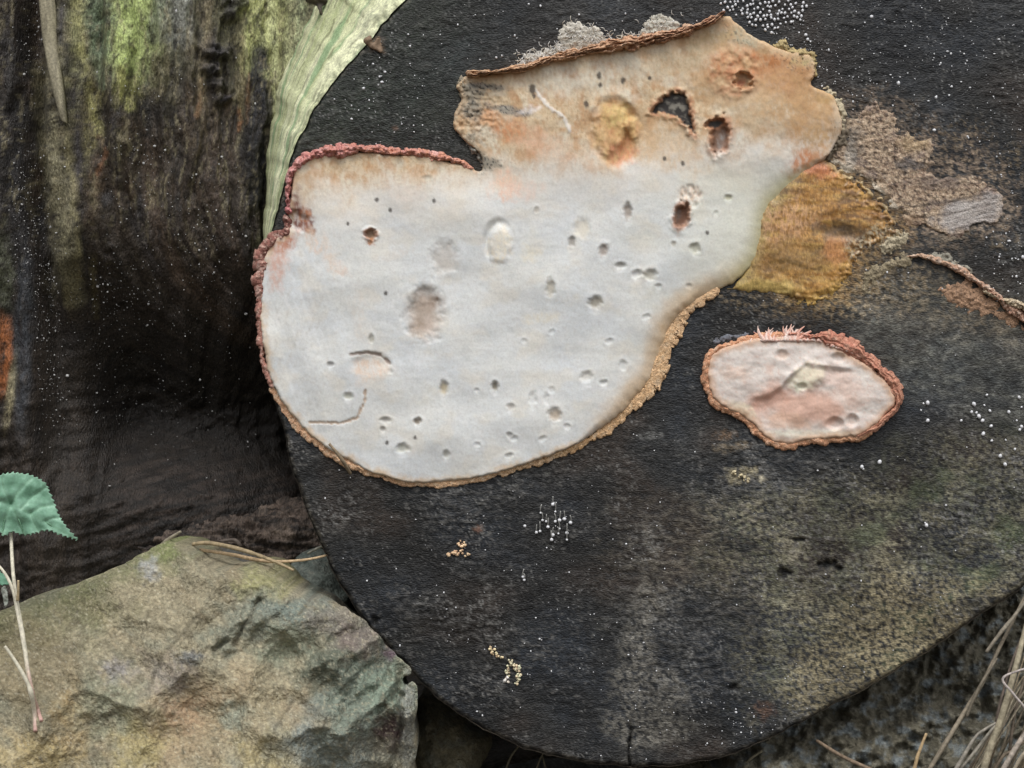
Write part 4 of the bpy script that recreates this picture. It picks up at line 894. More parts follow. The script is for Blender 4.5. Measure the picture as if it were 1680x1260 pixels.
# ================================================================== STUMP BEHIND
stump = empty('stump', (-0.30, 0.26, 0.0), 'dark rotten upright stump with green algae on top and vertical ridges', 'stump')
def stump_u(px, py):
    """grain coordinate: straight above, sweeping right below"""
    b = np.clip((py - 300) / 270.0, 0, 1.6); return px - 190 * b ** 2.6 * sst(110, 220, px)
def build_stump():
    cx, cy, ax, ay = -0.272, 0.27, 0.182, 0.175
    th = np.concatenate([np.linspace(-1.45, 1.55, 540), np.linspace(1.6, 2 * np.pi - 1.5, 50)]); nth = len(th)
    z = np.concatenate([np.linspace(-0.02, 0.52, 400), np.linspace(0.53, 0.72, 14)]); nz = len(z)
    TH, Z = np.meshgrid(th, z); t = TH.ravel(); zz = Z.ravel()
    pw = 2 / 2.7
    sx = np.sign(np.sin(t)) * np.abs(np.sin(t)) ** pw; sy = -np.sign(np.cos(t)) * np.abs(np.cos(t)) ** pw
    x = cx + ax * sx; y = cy + ay * sy
    V = np.stack([x, y, zz], -1); px, py = proj(V)
    u = stump_u(px, py) + 16 * fbm(px / 70, py / 110, 4, 299) + 4 * fbm(px / 15, py / 24, 3, 298)
    rel = 0.011 * fbm(u / 85, py / 700, 3, 301) + 0.005 * fbm(u / 26, py / 320, 4, 302) + 0.0014 * fbm(u / 8, py / 160, 3, 303, .6) + 0.0013 * fbm(px / 22, py / 30, 4, 304)
    # groove at the left lobe, pale rib beside it
    def ridge(x0, sl, wd, hgt, y0, y1):
        q = (px - x0 - sl * py) / wd + .25 * fbm(py / 90, py * 0 + x0, 2, 306); return hgt * np.where(q < 0, np.exp(-(q * 2.4) ** 2), np.exp(-(q * .9) ** 2)) * sst(y1, y0, py)
    rel += ridge(132, .05, 20, .007, 250, 420) + ridge(180, .06, 26, .009, 200, 380) + ridge(262, .04, 24, .006, 150, 330) + ridge(310, .03, 30, .007, 180, 420) + ridge(396, .02, 22, .009, 200, 420) + ridge(446, .03, 22, .008, 300, 520)
    rel += .0022 * (np.abs(fbm(u / 16, py / 240, 3, 307, .55)) * -2 + .5) * sst(560, 380, py)
    rel -= 0.018 * np.exp(-((px - (44 + .05 * py)) / 20) ** 2) * sst(900, 700, py)
    rel += 0.016 * np.exp(-((px - (98 + .045 * py)) / 28) ** 4) * sst(560, 420, py)
    rel += 0.008 * np.exp(-((px - 215) / 50) ** 2) * sst(420, 150, py)
    # overhang: the lower part sinks back
    ov = 0.075 * sst(330, 720, py - .25 * np.clip(px - 150, 0, 400) + 25 * fbm(px / 70, py / 200, 3, 305)) * sst(40, 200, px)
    back = 0.0
    ov = ov * (1 - .75 * sst(660, 860, py)); rel = rel * (1 - .88 * sst(400, 560, py) * sst(90, 160, px)) + .003 * fbm((px + .3 * py) / 60, (py + .22 * px) / 22, 4, 308, .6) * sst(560, 700, py) - ov + .05 * sst(400, 490, px) * sst(380, 120, py)
    # dark crumbling lumps
    lump = np.zeros_like(px)
    for (a, b, rx, ry) in [(352,88,20,14),(345,118,14,10),(356,142,12,10),(362,165,12,9),(380,12,16,12),(372,30,12,8)]:
        lump += ell(px, py, a, b, rx, ry, 0, .5, .6, 11)
    rel += 0.007 * np.clip(lump, 0, 1) * (1 + fbm(px / 9, py / 9, 3, 12))
    front = sst(0.05, .35, np.cos(t))
    nx, ny = np.sin(t), -np.cos(t); rel = rel * (0.25 + .75 * front)
    V[:, 0] += nx * rel; V[:, 1] += ny * rel
    px, py = proj(V); u = stump_u(px, py) + 16 * fbm(px / 70, py / 110, 4, 299) + 4 * fbm(px / 15, py / 24, 3, 298)
    # pigment, plus shade painted into the recess below the overhang
    st = fbm(u / 20, py / 260, 4, 311, .6); fine = fbm(u / 7, py / 90, 4, 312, .6); big = fbm(u / 70, py / 240, 3, 313); blot = fbm(px / 34, py / 40, 4, 314, .6)
    col = mix(C(42, 38, 34), C(78, 67, 55), .45 + .9 * st); paint(col, .6 * sst(.05, .45, fbm(u / 36, py / 150, 4, 318, .6)), C(44, 46, 52)); paint(col, .4 * sst(.15, .5, fbm(u / 40, py / 90, 4, 319, .6)), C(96, 78, 60))
    k = py + 70 * big + 30 * blot
    top = sst(190, 20, k)
    paint(col, top * .7 * sst(60, 110, px), mix(C(92, 90, 68), C(146, 144, 104), .45 + st))
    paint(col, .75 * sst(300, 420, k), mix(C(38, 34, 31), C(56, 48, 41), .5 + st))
    def e(x, y, rx, ry, r, c, a, w=.5): paint(col, a * ell(px, py, x, y, rx, ry, r, .5, w, int(x + y) % 71) * sst(-.7, .1, fine + .3 * blot), C(*c))
    e(217,40,40,80,0,(166,182,104),.95); e(220,95,24,44,8,(158,170,98),.8); e(435,20,42,56,0,(164,170,104),.9); e(458,130,16,110,3,(128,128,72),.8); e(130,70,16,120,4,(166,164,110),.85); e(150,190,14,90,6,(118,112,62),.7)
    e(160,45,26,50,0,(104,126,96),.7); e(290,30,38,60,0,(132,134,116),.8); e(210,150,24,30,0,(128,126,60),.6); e(325,60,26,60,0,(104,92,74),.6); e(330,190,36,60,0,(96,82,62),.5); e(400,150,14,80,0,(96,92,66),.5); e(395,70,16,40,0,(120,112,78),.6)
    e(427,190,26,110,3,(42,41,42),.9); e(128,230,10,200,4,(54,50,46),.7); e(255,180,40,26,0,(52,50,48),.7); e(350,110,28,50,0,(50,46,46),.85); e(340,290,50,40,0,(66,56,48),.5)
    e(100,320,22,130,3,(108,102,78),.8,.5); e(120,470,12,40,6,(140,128,78),.7,.6); e(160,290,12,40,0,(104,84,62),.6); e(320,430,60,90,-30,(62,52,44),.6); e(410,560,60,16,25,(74,60,48),.7); e(430,300,14,60,0,(62,62,40),.5)
    e(22,300,34,320,2,(38,36,35),.9,.3); e(4,585,14,60,2,(160,92,38),.95,.4); e(18,640,7,60,8,(150,140,104),.8,.4); e(40,560,14,160,2,(56,60,66),.8,.4); e(5,440,18,60,0,(84,88,66),.7)
    e(95,700,22,160,0,(50,46,42),.7,.4)
    wv = 7 * fbm(px / 30, py / 45, 3, 316); gw = sst(-.6, .1, fine + .4 * blot)
    for pts, wd, cc, al in [([(70,120),(78,220),(94,320),(108,410),(124,490)],22,(106,101,76),.85),([(84,180),(96,300),(112,420)],6,(136,130,98),.7),([(108,220),(122,330),(130,420)],7,(140,132,92),.7),
        ([(126,-20),(134,80),(150,170),(164,220)],8,(160,156,92),.75),([(98,-20),(104,60),(118,120),(126,210),(134,320)],6,(66,62,64),.85),([(150,-20),(156,60),(170,140)],10,(110,128,100),.6),
        ([(192,60),(200,130),(214,175)],11,(150,150,76),.75),([(218,-20),(206,50),(196,90)],20,(170,188,104),.9),([(240,-20),(226,60),(214,110)],16,(160,176,100),.8),([(262,0),(250,60)],14,(116,128,104),.7),([(300,-20),(292,60)],24,(126,128,122),.8),([(345,-20),(338,80),(330,160)],10,(112,100,76),.6),
        ([(420,-20),(414,50),(404,110)],16,(168,172,104),.85),([(455,-20),(450,60),(440,120)],14,(174,178,112),.9),([(474,-20),(468,90),(462,200)],8,(178,180,122),.85),([(398,60),(396,180)],5,(128,116,78),.6),([(408,120),(404,200)],4,(136,96,56),.6),
        ([(486,-20),(482,100),(470,200),(456,300)],16,(190,194,140),.9),([(440,-20),(452,90),(456,190)],8,(184,188,130),.8),([(496,-20),(494,120),(478,240)],10,(176,186,138),.9),([(424,90),(420,200),(428,330)],18,(38,38,42),.9),([(328,130),(324,190)],7,(122,88,54),.6),([(392,180),(390,215)],5,(132,88,48),.7),([(162,225),(172,250),(160,285)],6,(128,88,58),.7),([(180,200),(190,280),(215,360),(260,450)],10,(50,46,46),.6),
        ([(240,240),(250,340),(300,460),(390,545),(470,590)],16,(84,68,54),.6),([(300,300),(316,400),(380,500)],12,(70,58,48),.6),([(350,230),(352,330),(390,430)],18,(78,64,54),.6),([(450,250),(440,340),(425,400)],8,(80,80,48),.6),([(20,180),(26,300),(30,420)],16,(34,33,34),.8),([(12,40),(18,160)],8,(66,64,62),.6),([(150,420),(158,520)],6,(96,86,52),.6)]:
        d, _ = dpath(px + wv, py, pts); paint(col, al * (1 - sst(.45 * wd, 1.15 * wd, d + .35 * wd * fine)) * (.35 + .65 * gw), C(*cc))
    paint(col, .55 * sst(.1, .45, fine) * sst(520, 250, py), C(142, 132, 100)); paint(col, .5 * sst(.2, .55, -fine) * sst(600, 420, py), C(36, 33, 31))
    paint(col, .8 * sst(470, 600, py + 40 * blot) * sst(95, 170, px), mix(C(22, 20, 19), C(36, 32, 28), .5 + st))  # black wet wood, with the overhang's shade also darkened into the colour
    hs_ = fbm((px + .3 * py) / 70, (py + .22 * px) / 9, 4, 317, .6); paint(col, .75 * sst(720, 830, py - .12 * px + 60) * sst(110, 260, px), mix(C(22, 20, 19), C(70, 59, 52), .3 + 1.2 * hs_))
    paint(col, .7 * np.clip(lump, 0, 1), C(56, 54, 60))
    cr = 1 - np.abs(fbm(u / 24, py / 200, 4, 315, .6)); paint(col, .7 * sst(.9, .99, cr) * sst(520, 300, py), C(34, 30, 27))
    i = np.arange(nth * nz).reshape(nz, nth); j = np.roll(i, -1, 1)
    Q = np.stack([i[:-1], j[:-1], j[1:], i[1:]], -1).reshape(-1, 4)
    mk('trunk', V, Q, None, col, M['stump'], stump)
    c0 = V.reshape(nz, nth, 3)[-1]; a = np.arange(nth)
    Vt = np.concatenate([c0, c0.mean(0)[None] + np.array([[0, 0, .015]])])
    T = np.stack([a, (a + 1) % nth, np.full(nth, nth)], -1)
    mk('broken_top', Vt, None, T, np.repeat(C(86, 76, 60)[None], nth + 1, 0), M['stump'], stump)
    # lookup of front depth for things lying on it
    ok = (np.cos(t) > 0)
    return px[ok], py[ok], V[ok, 1]
SPX, SPY, SY = build_stump()
cell = {}
for a, b, c in zip((SPX // 6).astype(int), (SPY // 6).astype(int), SY):
    kk = (a, b)
    if kk not in cell or c < cell[kk]: cell[kk] = c
def stump_y(xy):
    out = []
    for x, y in xy:
        a, b = int(x // 6), int(y // 6)
        v = [cell[(a + i, b + j)] for i in (-1, 0, 1) for j in (-1, 0, 1) if (a + i, b + j) in cell]
        out.append(np.mean(v) if v else .1)
    return np.array(out)

# peeling pale strip on the stump
sp = np.array([(74,-30),(78,20),(82,70),(90,120),(98,165),(105,200)], float); sy = stump_y(sp)
P = spline(np.concatenate([sp, sy[:, None] - .004], 1), 4); n = len(P); t = np.linspace(0, 1, n)
w = np.interp(t, [0, .2, .8, 1], [24, 26, 18, 9]); c = np.linspace(-1, 1, 9)
X = P[:, 0][:, None] + c[None] * w[:, None] / 2; Y = np.repeat(P[:, 1][:, None], 9, 1) + c[None] * 2; H = P[:, 2][:, None] - .003 * np.sqrt(1 - .95 * c[None] ** 2)
i = np.arange(n * 9).reshape(n, 9); Q = np.stack([i[:-1, :-1], i[:-1, 1:], i[1:, 1:], i[1:, :-1]], -1).reshape(-1, 4)
V1 = W(X.ravel(), Y.ravel(), H.ravel()); V2 = V1.copy(); V2[:, 1] += .004
cc = mix(C(118, 112, 92), C(158, 150, 122), .5 + fbm(X.ravel() / 5, Y.ravel() / 70, 3, 15))
rim_idx = np.concatenate([i[:, 0], i[-1, 1:], i[::-1, -1][1:], i[0, ::-1][1:]])
mm = len(V1); ra = rim_idx[:-1]; rb = rim_idx[1:]
mk('peeling_strip', np.concatenate([V1, V2]), np.concatenate([Q, Q[:, ::-1] + mm, np.stack([ra, rb, rb + mm, ra + mm], -1)]), None, np.concatenate([cc, cc]), M['side'], stump)

# horizontal buttress root at the foot of the stump
def root_piece():
    n, m = 300, 150
    t = np.linspace(0, 1, n); th = np.linspace(0, 2 * np.pi, m, endpoint=False)
    cxp = np.interp(t, [0, .3, .6, 1], [20, 180, 360, 560]); cyp = np.interp(t, [0, .3, .6, 1], [965, 925, 905, 890])
    yc = np.interp(t, [0, .5, 1], [.17, .135, .14]); r = np.interp(t, [0, .25, .6, 1], [.010, .018, .026, .030])
    Cn = W(cxp, cyp, yc); T_, TH = np.meshgrid(t, th, indexing='ij')
    a = T_.ravel() * 500; b = TH.ravel() * 80
    b = b + .18 * a + 10 * fbm(a / 50, b / 60, 3, 320)
    rel = .006 * fbm(a / 130, b / 50, 3, 321) + .0045 * fbm(a / 46, b / 13, 4, 322, .6) + .0026 * fbm(a / 22, b / 5, 4, 323, .65) - .004 * np.abs(fbm(a / 80, b / 14, 4, 324, .6))
    R_ = np.repeat(r, m) + rel
    V = np.repeat(Cn, m, 0); V[:, 1] -= R_ * np.cos(TH.ravel()) * 1.2; V[:, 2] += R_ * np.sin(TH.ravel())
    i = np.arange(n * m).reshape(n, m); j = np.roll(i, -1, 1)
    Q = np.stack([i[:-1], i[1:], j[1:], j[:-1]], -1).reshape(-1, 4)
    st = fbm(a / 60, b / 9, 4, 322, .6)
    col = mix(C(48, 41, 36), C(94, 80, 70), .5 + 1.1 * st); paint(col, .6 * sst(.2, .5, fbm(a / 40, b / 20, 4, 325)), C(122, 106, 92)); paint(col, .75 * sst(.05, .4, -st), C(34, 30, 28))
    Vc = np.concatenate([V, Cn[:1], Cn[-1:]]); k0 = n * m
    T = np.concatenate([np.stack([np.full(m, k0), i[0], j[0]], -1), np.stack([np.full(m, k0 + 1), j[-1], i[-1]], -1)])
    mk('buttress_root', Vc, Q, T, np.concatenate([col, col[:2]]), M['stump'], stump)
root_piece()

# white specks over the stump
xy = np.concatenate([np.stack([rs.normal(a, b, n), rs.normal(c, d, n)], 1) for a, b, c, d, n in [(45,14,340,70,300),(75,12,480,60,260),(85,12,620,60,160),(190,40,490,50,200),(230,24,280,34,90),(340,40,400,70,160),(250,80,600,70,190),(180,30,660,40,60),(55,14,60,60,110),(230,160,200,120,150),(300,90,700,50,60)]])
xy = xy[(xy[:, 0] > -60) & (xy[:, 0] < 420) & (xy[:, 1] > -40) & (xy[:, 1] < 800)]
speck_cloud('stump_specks', xy, rs.gamma(1.5, .36, len(xy)) + .3, 'fine whitish specks sprinkled over the dark stump', lambda q: stump_y(q) - .0004, 'speck')

# chip of bark hanging over the log edge at the top
bpy.context.view_layer.update()
side_ob = [o for o in log.children if o.name.startswith('side')][0]
tgt = Vector(W(np.array(517.), np.array(6.), 0.0)); dr = (tgt - cam.location).normalized()
hit, hloc, _, _ = side_ob.ray_cast(cam.location, dr)
chip_y = min(hloc.y - .014, .07) if hit else .06
flake('bark_chip', [(500,-14),(534,-12),(536,4),(528,12),(530,26),(524,22),(520,10),(508,6),(501,1)], chip_y, (92, 84, 76), 'small dark curled bark chip lying on the pale green log flank', 'bark chip', .004)

# ================================================================== ROCKS
rock_out = [(-260,1180),(-160,1090),(-60,1030),(0,1003),(60,978),(130,957),(190,932),(240,906),(275,890),(305,898),(335,926),(375,936),(415,926),(442,936),(470,968),(500,982),(535,988),(570,998),(603,1022),(630,1052),(655,1078),(670,1090),(676,1104),(662,1112),(664,1124),(680,1120),(686,1146),(678,1190),(684,1230),(676,1268),(684,1330),(690,1400),(600,1425),(300,1430),(0,1430),(-220,1430),(-290,1330)]
RKP = rough(rough(spline(rock_out, 5, True), 5, 40, 331), 2.5, 11, 332)
STRATA = [(420,985),(395,1010),(368,1040),(350,1062)]
def strata(px, py): return (px * .72 + py * .69), (-px * .69 + py * .72)
def rock_y(px, py, s):
    a, b = strata(px, py)
    f1 = -0.060 + 0.00014 * (1260 - py) + 0.00002 * (px - 300)          # main sloping face
    f2 = -0.048 + 0.00030 * (px - 520) + 0.00004 * (1260 - py)           # right hand facet
    f3 = 0.004 + 0.00028 * (1010 - py) - 0.00002 * (px - 200)             # mossy top slope
    y = np.maximum(np.maximum(f1, f2), f3 - .02)
    # stepped fracture ledges
    q = a / 34 + .5 * fbm(px / 70, py / 70, 3, 332); fr = q - np.floor(q)
    led = (np.floor(q) + sst(.72, 1.0, fr)) - q
    z1 = ell(px, py, 410, 1030, 80, 42, -35, .5, .3, 33) + .8 * ell(px, py, 570, 1110, 55, 70, 20, .5, .3, 34) + .06 + .35 * sst(.1, .5, fbm(px / 90, py / 90, 2, 338))
    y += .0022 * led * np.clip(z1 * (1 + 1.2 * fbm(px / 24, py / 24, 3, 350)), 0, 1.2)
    y += .004 * fbm(px / 110, py / 90, 2, 333) + .0010 * fbm(px / 40, py / 34, 4, 334, .5) + .0007 * fbm(a / 11, b / 24, 4, 335, .6) - .00050 * (facets(px, py, 120, 12, .19, .0030, .12) + 6) - .00060 * facets(px, py, 44, 8, .26, .008, .12) * (.25 + .75 * sst(300, 560, px + 90 * fbm(px / 90, py / 90, 2, 346))) - .0016 * np.abs(fbm(px / 24, py / 20, 4, 340, .6)) + .0004 * fbm(px / 5, py / 5, 3, 336)
    # deep gash and the split slab at the right edge
    d, t = dpath(px, py, [(385,1058),(398,1030),(414,1006),(424,985)]); y += .004 * (1 - sst(1, 7, d + 5 * fbm(px / 12, py / 12, 3, 347)))
    d, t = dpath(px, py, [(372,1052),(352,1066)]); y += .005 * (1 - sst(1, 7, d))
    d, t = dpath(px, py, [(656,1096),(655,1120),(640,1152),(622,1166)]); y += .007 * (1 - sst(2, 9, d + 5 * fbm(px / 14, py / 14, 3, 348)))
    d, t = dpath(px, py, [(660,1140),(656,1200),(640,1262)]); y += .006 * (1 - sst(1, 7, d))
    d, t = dpath(px, py, [(575,1080),(580,1120),(562,1170),(590,1150),(640,1110)]); y += .003 * (1 - sst(2, 12, d + 6 * fbm(px / 14, py / 14, 3, 349)))
    e = np.clip(s / 20, 0, 1); y += .005 * (1 - e) ** 2 * sst(700, 500, px) + .002 * (1 - e) ** 2
    # keep clear of the cut face where they meet
    ld, _, _ = sdf(px, py, LOGP)
    wl_ = sst(-110, -12, ld); return y * (1 - wl_) + np.minimum(y, -.008) * wl_
def rock_t(px, py, s):
    ld, _, _ = sdf(px, py, LOGP); e = np.clip(s / 120, 0, 1)
    tk = .004 + .15 * np.sqrt(1 - (1 - e) ** 2) * sst(-4, -90, ld)
    return tk
def rock_c(px, py, s):
    a, b = strata(px, py)
    n1 = fbm(px / 90, py / 80, 4, 341); n2 = fbm(px / 28, py / 24, 4, 342, .6); n3 = fbm(px / 8, py / 8, 4, 343, .6)
    col = mix(C(121, 115, 92), C(159, 149, 120), .5 + .9 * n1)
    paint(col, .5 * sst(.0, .4, fbm(a / 60, b / 24, 4, 344, .6)), C(120, 122, 104)); paint(col, .4 * sst(.1, .5, fbm(a / 90, b / 30, 4, 345, .6)), C(164, 146, 112))
    paint(col, .6 * sst(0, .5, n2), C(148, 138, 110)); paint(col, .5 * sst(.05, .5, -n2), C(104, 98, 80))
    def e(x, y, rx, ry, r, c, al, w=.9): paint(col, min(1, 1.1 * al) * ell(px, py, x, y, rx * 1.08, ry * 1.08, r, .6, w, int(x + y) % 73) * sst(-.55, .15, .8 * n3 + .8 * n2 + .3), np.minimum(C(*c) * 1.0, .8))
    e(60,1010,140,40,-12,(112,112,74),.6); e(250,915,40,26,-20,(112,118,72),.7); e(270,905,18,16,0,(112,124,66),.5); e(150,960,120,16,-18,(104,108,70),.6)
    e(430,960,40,24,20,(142,140,92),.8); e(250,970,60,40,0,(146,136,108),.6); e(40,1090,70,60,0,(116,104,74),.5); e(320,1180,90,60,-20,(158,136,102),.6); e(300,1170,30,24,0,(164,130,98),.4)
    e(440,1180,70,60,10,(154,142,110),.5); e(510,1170,40,30,30,(158,138,106),.5); e(60,1240,60,30,0,(166,144,84),.5); e(230,1225,40,40,0,(162,148,92),.6); e(120,1180,30,40,0,(150,124,72),.5); e(440,1240,50,30,0,(160,144,86),.5)
    e(400,1020,60,30,-35,(122,126,110),.8); e(500,1010,70,26,10,(112,122,112),.9); e(470,1060,50,30,0,(120,128,108),.7); e(570,1110,60,60,20,(92,98,84),.9); e(620,1100,40,50,0,(106,118,106),.8); e(560,1020,50,30,20,(120,112,102),.7)
    e(560,1225,100,55,-10,(122,130,124),1); e(600,1150,70,50,-30,(112,122,108),.9); e(640,1130,40,40,-40,(120,136,118),.7); e(640,1205,30,26,-30,(72,52,52),.85); e(590,1050,30,24,30,(118,104,98),.6); e(668,1180,10,80,0,(136,138,130),.8); e(620,1240,40,30,0,(112,110,92),.6)
    e(245,935,14,18,0,(150,152,152),.7); e(190,1100,20,16,0,(140,136,136),.7); e(310,1080,20,10,0,(112,116,118),.7); e(270,1110,40,30,0,(132,122,122),.4); e(385,1175,20,24,-30,(140,146,128),.8); e(180,1160,50,40,-40,(124,130,108),.6); e(640,1070,10,10,0,(130,104,120),.7)
    e(20,965,60,26,0,(92,92,84),.5)
    paint(col, .45 * sst(.15, .5, n3), C(172, 162, 132)); cr = 1 - np.abs(fbm(a / 90, b / 130, 3, 339, .5)); paint(col, .4 * sst(.95, 1, cr), C(84, 76, 58)); paint(col, .5 * sst(.35, .6, fbm(px / 4, py / 4, 3, 351)), C(186, 180, 156)); paint(col, .35 * sst(.2, .55, -n3), C(88, 82, 66))
    for pth in ([(385,1058),(398,1030),(414,1006),(424,985)], [(656,1096),(655,1120),(640,1152)], [(140,1190),(165,1176),(190,1170)], [(480,1150),(450,1200),(435,1260)], [(245,1130),(262,1080),(300,1040),(330,1000)]):
        d, _ = dpath(px + 6 * n2, py, pth); paint(col, .5 * (1 - sst(1, 5, d)), C(74, 68, 54))
    return col
boulder = solid('boulder', RKP, 2.6, rock_y, rock_t, rock_c, M['rock'])
tag(boulder, 'big tan and olive fractured boulder with mossy top edge beside the log', 'rock')

def stone(name, poly, ybase, slope, thick, cA, cB, cC, seed, label, step=3.2, bump=.004, round_=.015):
    P = rough(spline(poly, 6, True), 5, 24, seed)
    def yf(px, py, s):
        cy = P[:, 1].mean(); e = np.clip(s / 40, 0, 1)
        a = px * .8 + py * .6; q = a / 46 + .6 * fbm(px / 60, py / 60, 3, seed + 1); fr = q - np.floor(q)
        return ybase - slope * (py - cy) + round_ * (1 - e) ** 2 + bump * (1.2 * fbm(px / 70, py / 60, 3, seed + 2) - .045 * facets(px, py, 60, seed, .2, .004) + .7 * fbm(px / 20, py / 20, 4, seed + 3, .6) + .9 * (np.floor(q) + sst(.7, 1, fr) - q))
    def tf(px, py, s): e = np.clip(s / 60, 0, 1); return .003 + thick * np.sqrt(1 - (1 - e) ** 2)
    def cf(px, py, s):
        n2 = fbm(px / 26, py / 22, 4, seed + 5, .6); n3 = fbm(px / 9, py / 8, 4, seed + 6, .6)
        col = mix(C(*cA), C(*cB), .5 + fbm(px / 60, py / 60, 3, seed + 4)); paint(col, .75 * sst(.0, .4, n2), C(*cC)); paint(col, .5 * sst(.15, .5, -n3), C(48, 44, 38)); paint(col, .35 * sst(.2, .5, n3), C(150, 146, 132)); return col
    return tag(solid(name, P, step, yf, tf, cf, M['rock']), label, 'rock')
stone('stone', [(690,1140),(720,1150),(745,1168),(775,1190),(806,1206),(806,1228),(788,1262),(776,1310),(770,1400),(690,1400),(672,1300),(676,1200)], .050, .00022, .08, (86,82,64), (118,110,84), (104,104,90), 351, 'dull olive stone wedged between boulder and log underside', round_=.02)
stone('stone', [(468,952),(486,914),(512,903),(546,914),(556,944),(572,985),(568,1015),(520,1030),(478,1020)], .062, .0002, .05, (84,94,88), (112,120,112), (96,100,92), 361, 'small grey green stone behind the boulder under dry needles', round_=.015)
stone('stone', [(300,905),(330,893),(380,905),(420,912),(440,940),(420,985),(330,985),(296,950)], .075, .0002, .05, (78,76,70), (100,96,88), (92,96,92), 366, 'dark stone chip tucked behind the mossy boulder peak', round_=.015)
stone('stone', [(1180,1290),(1220,1190),(1320,1130),(1400,1080),(1480,1030),(1560,985),(1640,930),(1740,860),(1850,900),(1880,1200),(1880,1400),(1500,1430),(1200,1430),(1160,1350)], .030, .00028, .14, (76,73,60), (110,105,88), (114,124,128), 371, 'bluish lichen stained stone under the right side of the log', 3.0, .010, .014)
stone('stone', [(1070,1290),(1110,1215),(1200,1190),(1262,1190),(1300,1250),(1300,1330),(1290,1420),(1090,1420)], .055, .0002, .1, (70,66,52), (96,88,66), (88,84,72), 381, 'dark mossy stone shaded below the crack of the log', round_=.02)
stone('stone', [(760,1330),(830,1290),(930,1276),(1020,1285),(1090,1300),(1120,1360),(1100,1430),(780,1430)], .08, .0002, .1, (60,56,46), (80,74,60), (70,68,58), 391, 'dark flat stone in the hollow beneath the log', round_=.02)

# ================================================================== BRAMBLE SEEDLING
plant = empty('seedling', tuple(W(np.array(62.), np.array(1200.), -.055)), 'pale stemmed seedling with toothed blue green leaf in front of the boulder', 'seedling')
def serrate(pts, amp, wl, seed):
    P = spline(pts, 2.0, True); n = len(P); L = np.concatenate([[0], np.cumsum(np.linalg.norm(np.diff(P, axis=0), axis=1))])
    g = np.roll(P, -1, 0) - np.roll(P, 1, 0); nn = np.stack([g[:, 1], -g[:, 0]], 1); nn /= np.linalg.norm(nn, axis=1)[:, None] + 1e-9
    ph = (L / wl + .35 * fbm(L / 30, L * 0, 2, seed)) % 1.0
    return P + nn * (amp * (ph - .5))[:, None]
LEAF = [(-66,842),(-52,812),(-28,792),(0,779),(24,775),(48,779),(68,787),(77,797),(84,812),(90,828),(97,846),(108,862),(120,877),(128,886),(112,882),(96,877),(82,871),(66,872),(46,878),(32,876),(20,872),(6,879),(-6,868),(-26,872),(-46,862)]
VEINS = [([(18,826),(50,842),(85,862),(127,885)],1.9),([(18,826),(-10,820),(-40,822),(-66,840)],1.7),([(18,826),(30,850),(40,878)],1.5),([(18,826),(8,850),(4,876)],1.3),([(50,842),(56,858),(64,872)],1.1),([(74,855),(82,862),(86,871)],.9),([(18,826),(30,806),(50,785)],1.3),([(50,842),(66,832),(88,828)],1.1),([(18,826),(6,802),(2,782)],1.2),([(34,834),(52,816),(74,800)],1.0),([(74,855),(86,850),(98,850)],.9),([(0,822),(-14,840),(-22,868)],1.1),([(-10,820),(-24,806),(-30,796)],1.0)]
LFP = serrate(LEAF, 5.0, 8.0, 1)
def leaf_y(px, py, s):
    y = -.050 + .00006 * (px - 18) + .0022 * fbm(px / 40, py / 40, 2, 401)
    for pth, r in VEINS: 
        d, _ = dpath(px, py, pth); y += .0006 * np.exp(-(d / (3.2 * r)) ** 2)
    dm, _ = dpath(px, py, VEINS[0][0] ); y -= .0030 * np.clip(1 - dm / 60, 0, 1) * 0
    y += .00035 * np.abs(py - (826 + (px - 18) * .53)) * .35 * sst(0, 30, np.abs(px - 0) + 10) * .35
    return y
def leaf_c(px, py, s):
    col = mix(C(84, 136, 106), C(112, 164, 134), .5 + .8 * fbm(px / 24, py / 24, 3, 402))
    paint(col, .4 * sst(.1, .5, fbm(px / 7, py / 7, 3, 403)), C(122, 170, 146))
    for pth, r in VEINS:
        d, _ = dpath(px, py, pth); paint(col, .6 * (1 - sst(.4 * r, 1.8 * r, d)), C(72, 124, 84)); paint(col, .3 * (1 - sst(2 * r, 5 * r, d)), C(130, 176, 150))
    paint(col, .4 * sst(4, .5, s), C(134, 176, 150)); return col
lf = solid('leaf', LFP, 1.5, leaf_y, lambda px, py, s: .00025 + 0 * px, leaf_c, M['leaf'], plant)
for pth, r in VEINS[:6]:
    pp = np.array(pth, float); yy = leaf_y(pp[:, 0], pp[:, 1], pp[:, 0] * 0)
    strand('vein', np.concatenate([pp, (yy + .0004)[:, None]], 1).tolist(), [(0, .00045 * r), (1, .0002 * r)], C(96, 146, 112), M['leaf'], lf, 5, 3, 5)
LF2 = serrate([(-70,945),(-40,928),(-14,930),(0,938),(10,946),(21,957),(6,960),(-12,962),(-40,968),(-62,960)], 3.5, 7, 2)
solid('leaf', LF2, 1.8, lambda px, py, s: -.052 + .002 * fbm(px / 30, py / 30, 2, 405), lambda px, py, s: .00025 + 0 * px, lambda px, py, s: mix(C(74, 130, 100), C(110, 166, 136), .5 + fbm(px / 20, py / 20, 3, 404)), M['leaf'], plant)
flk = rough(spline([(2,966),(9,962),(13,975),(13,990),(8,996),(5,982)], 3, True), .8, 6, 3)
solid('withered_leaf', flk, 1.6, lambda px, py, s: -.052 + .001 * fbm(px / 8, py / 8, 2, 406), lambda px, py, s: .0004 + 0 * px, lambda px, py, s: mix(C(120, 128, 118), C(164, 168, 158), .5 + fbm(px / 6, py / 6, 2, 407)), M['stem'], plant)
pale = lambda t: mix(C(196, 190, 168), C(190, 150, 138), sst(.72, 1, t))
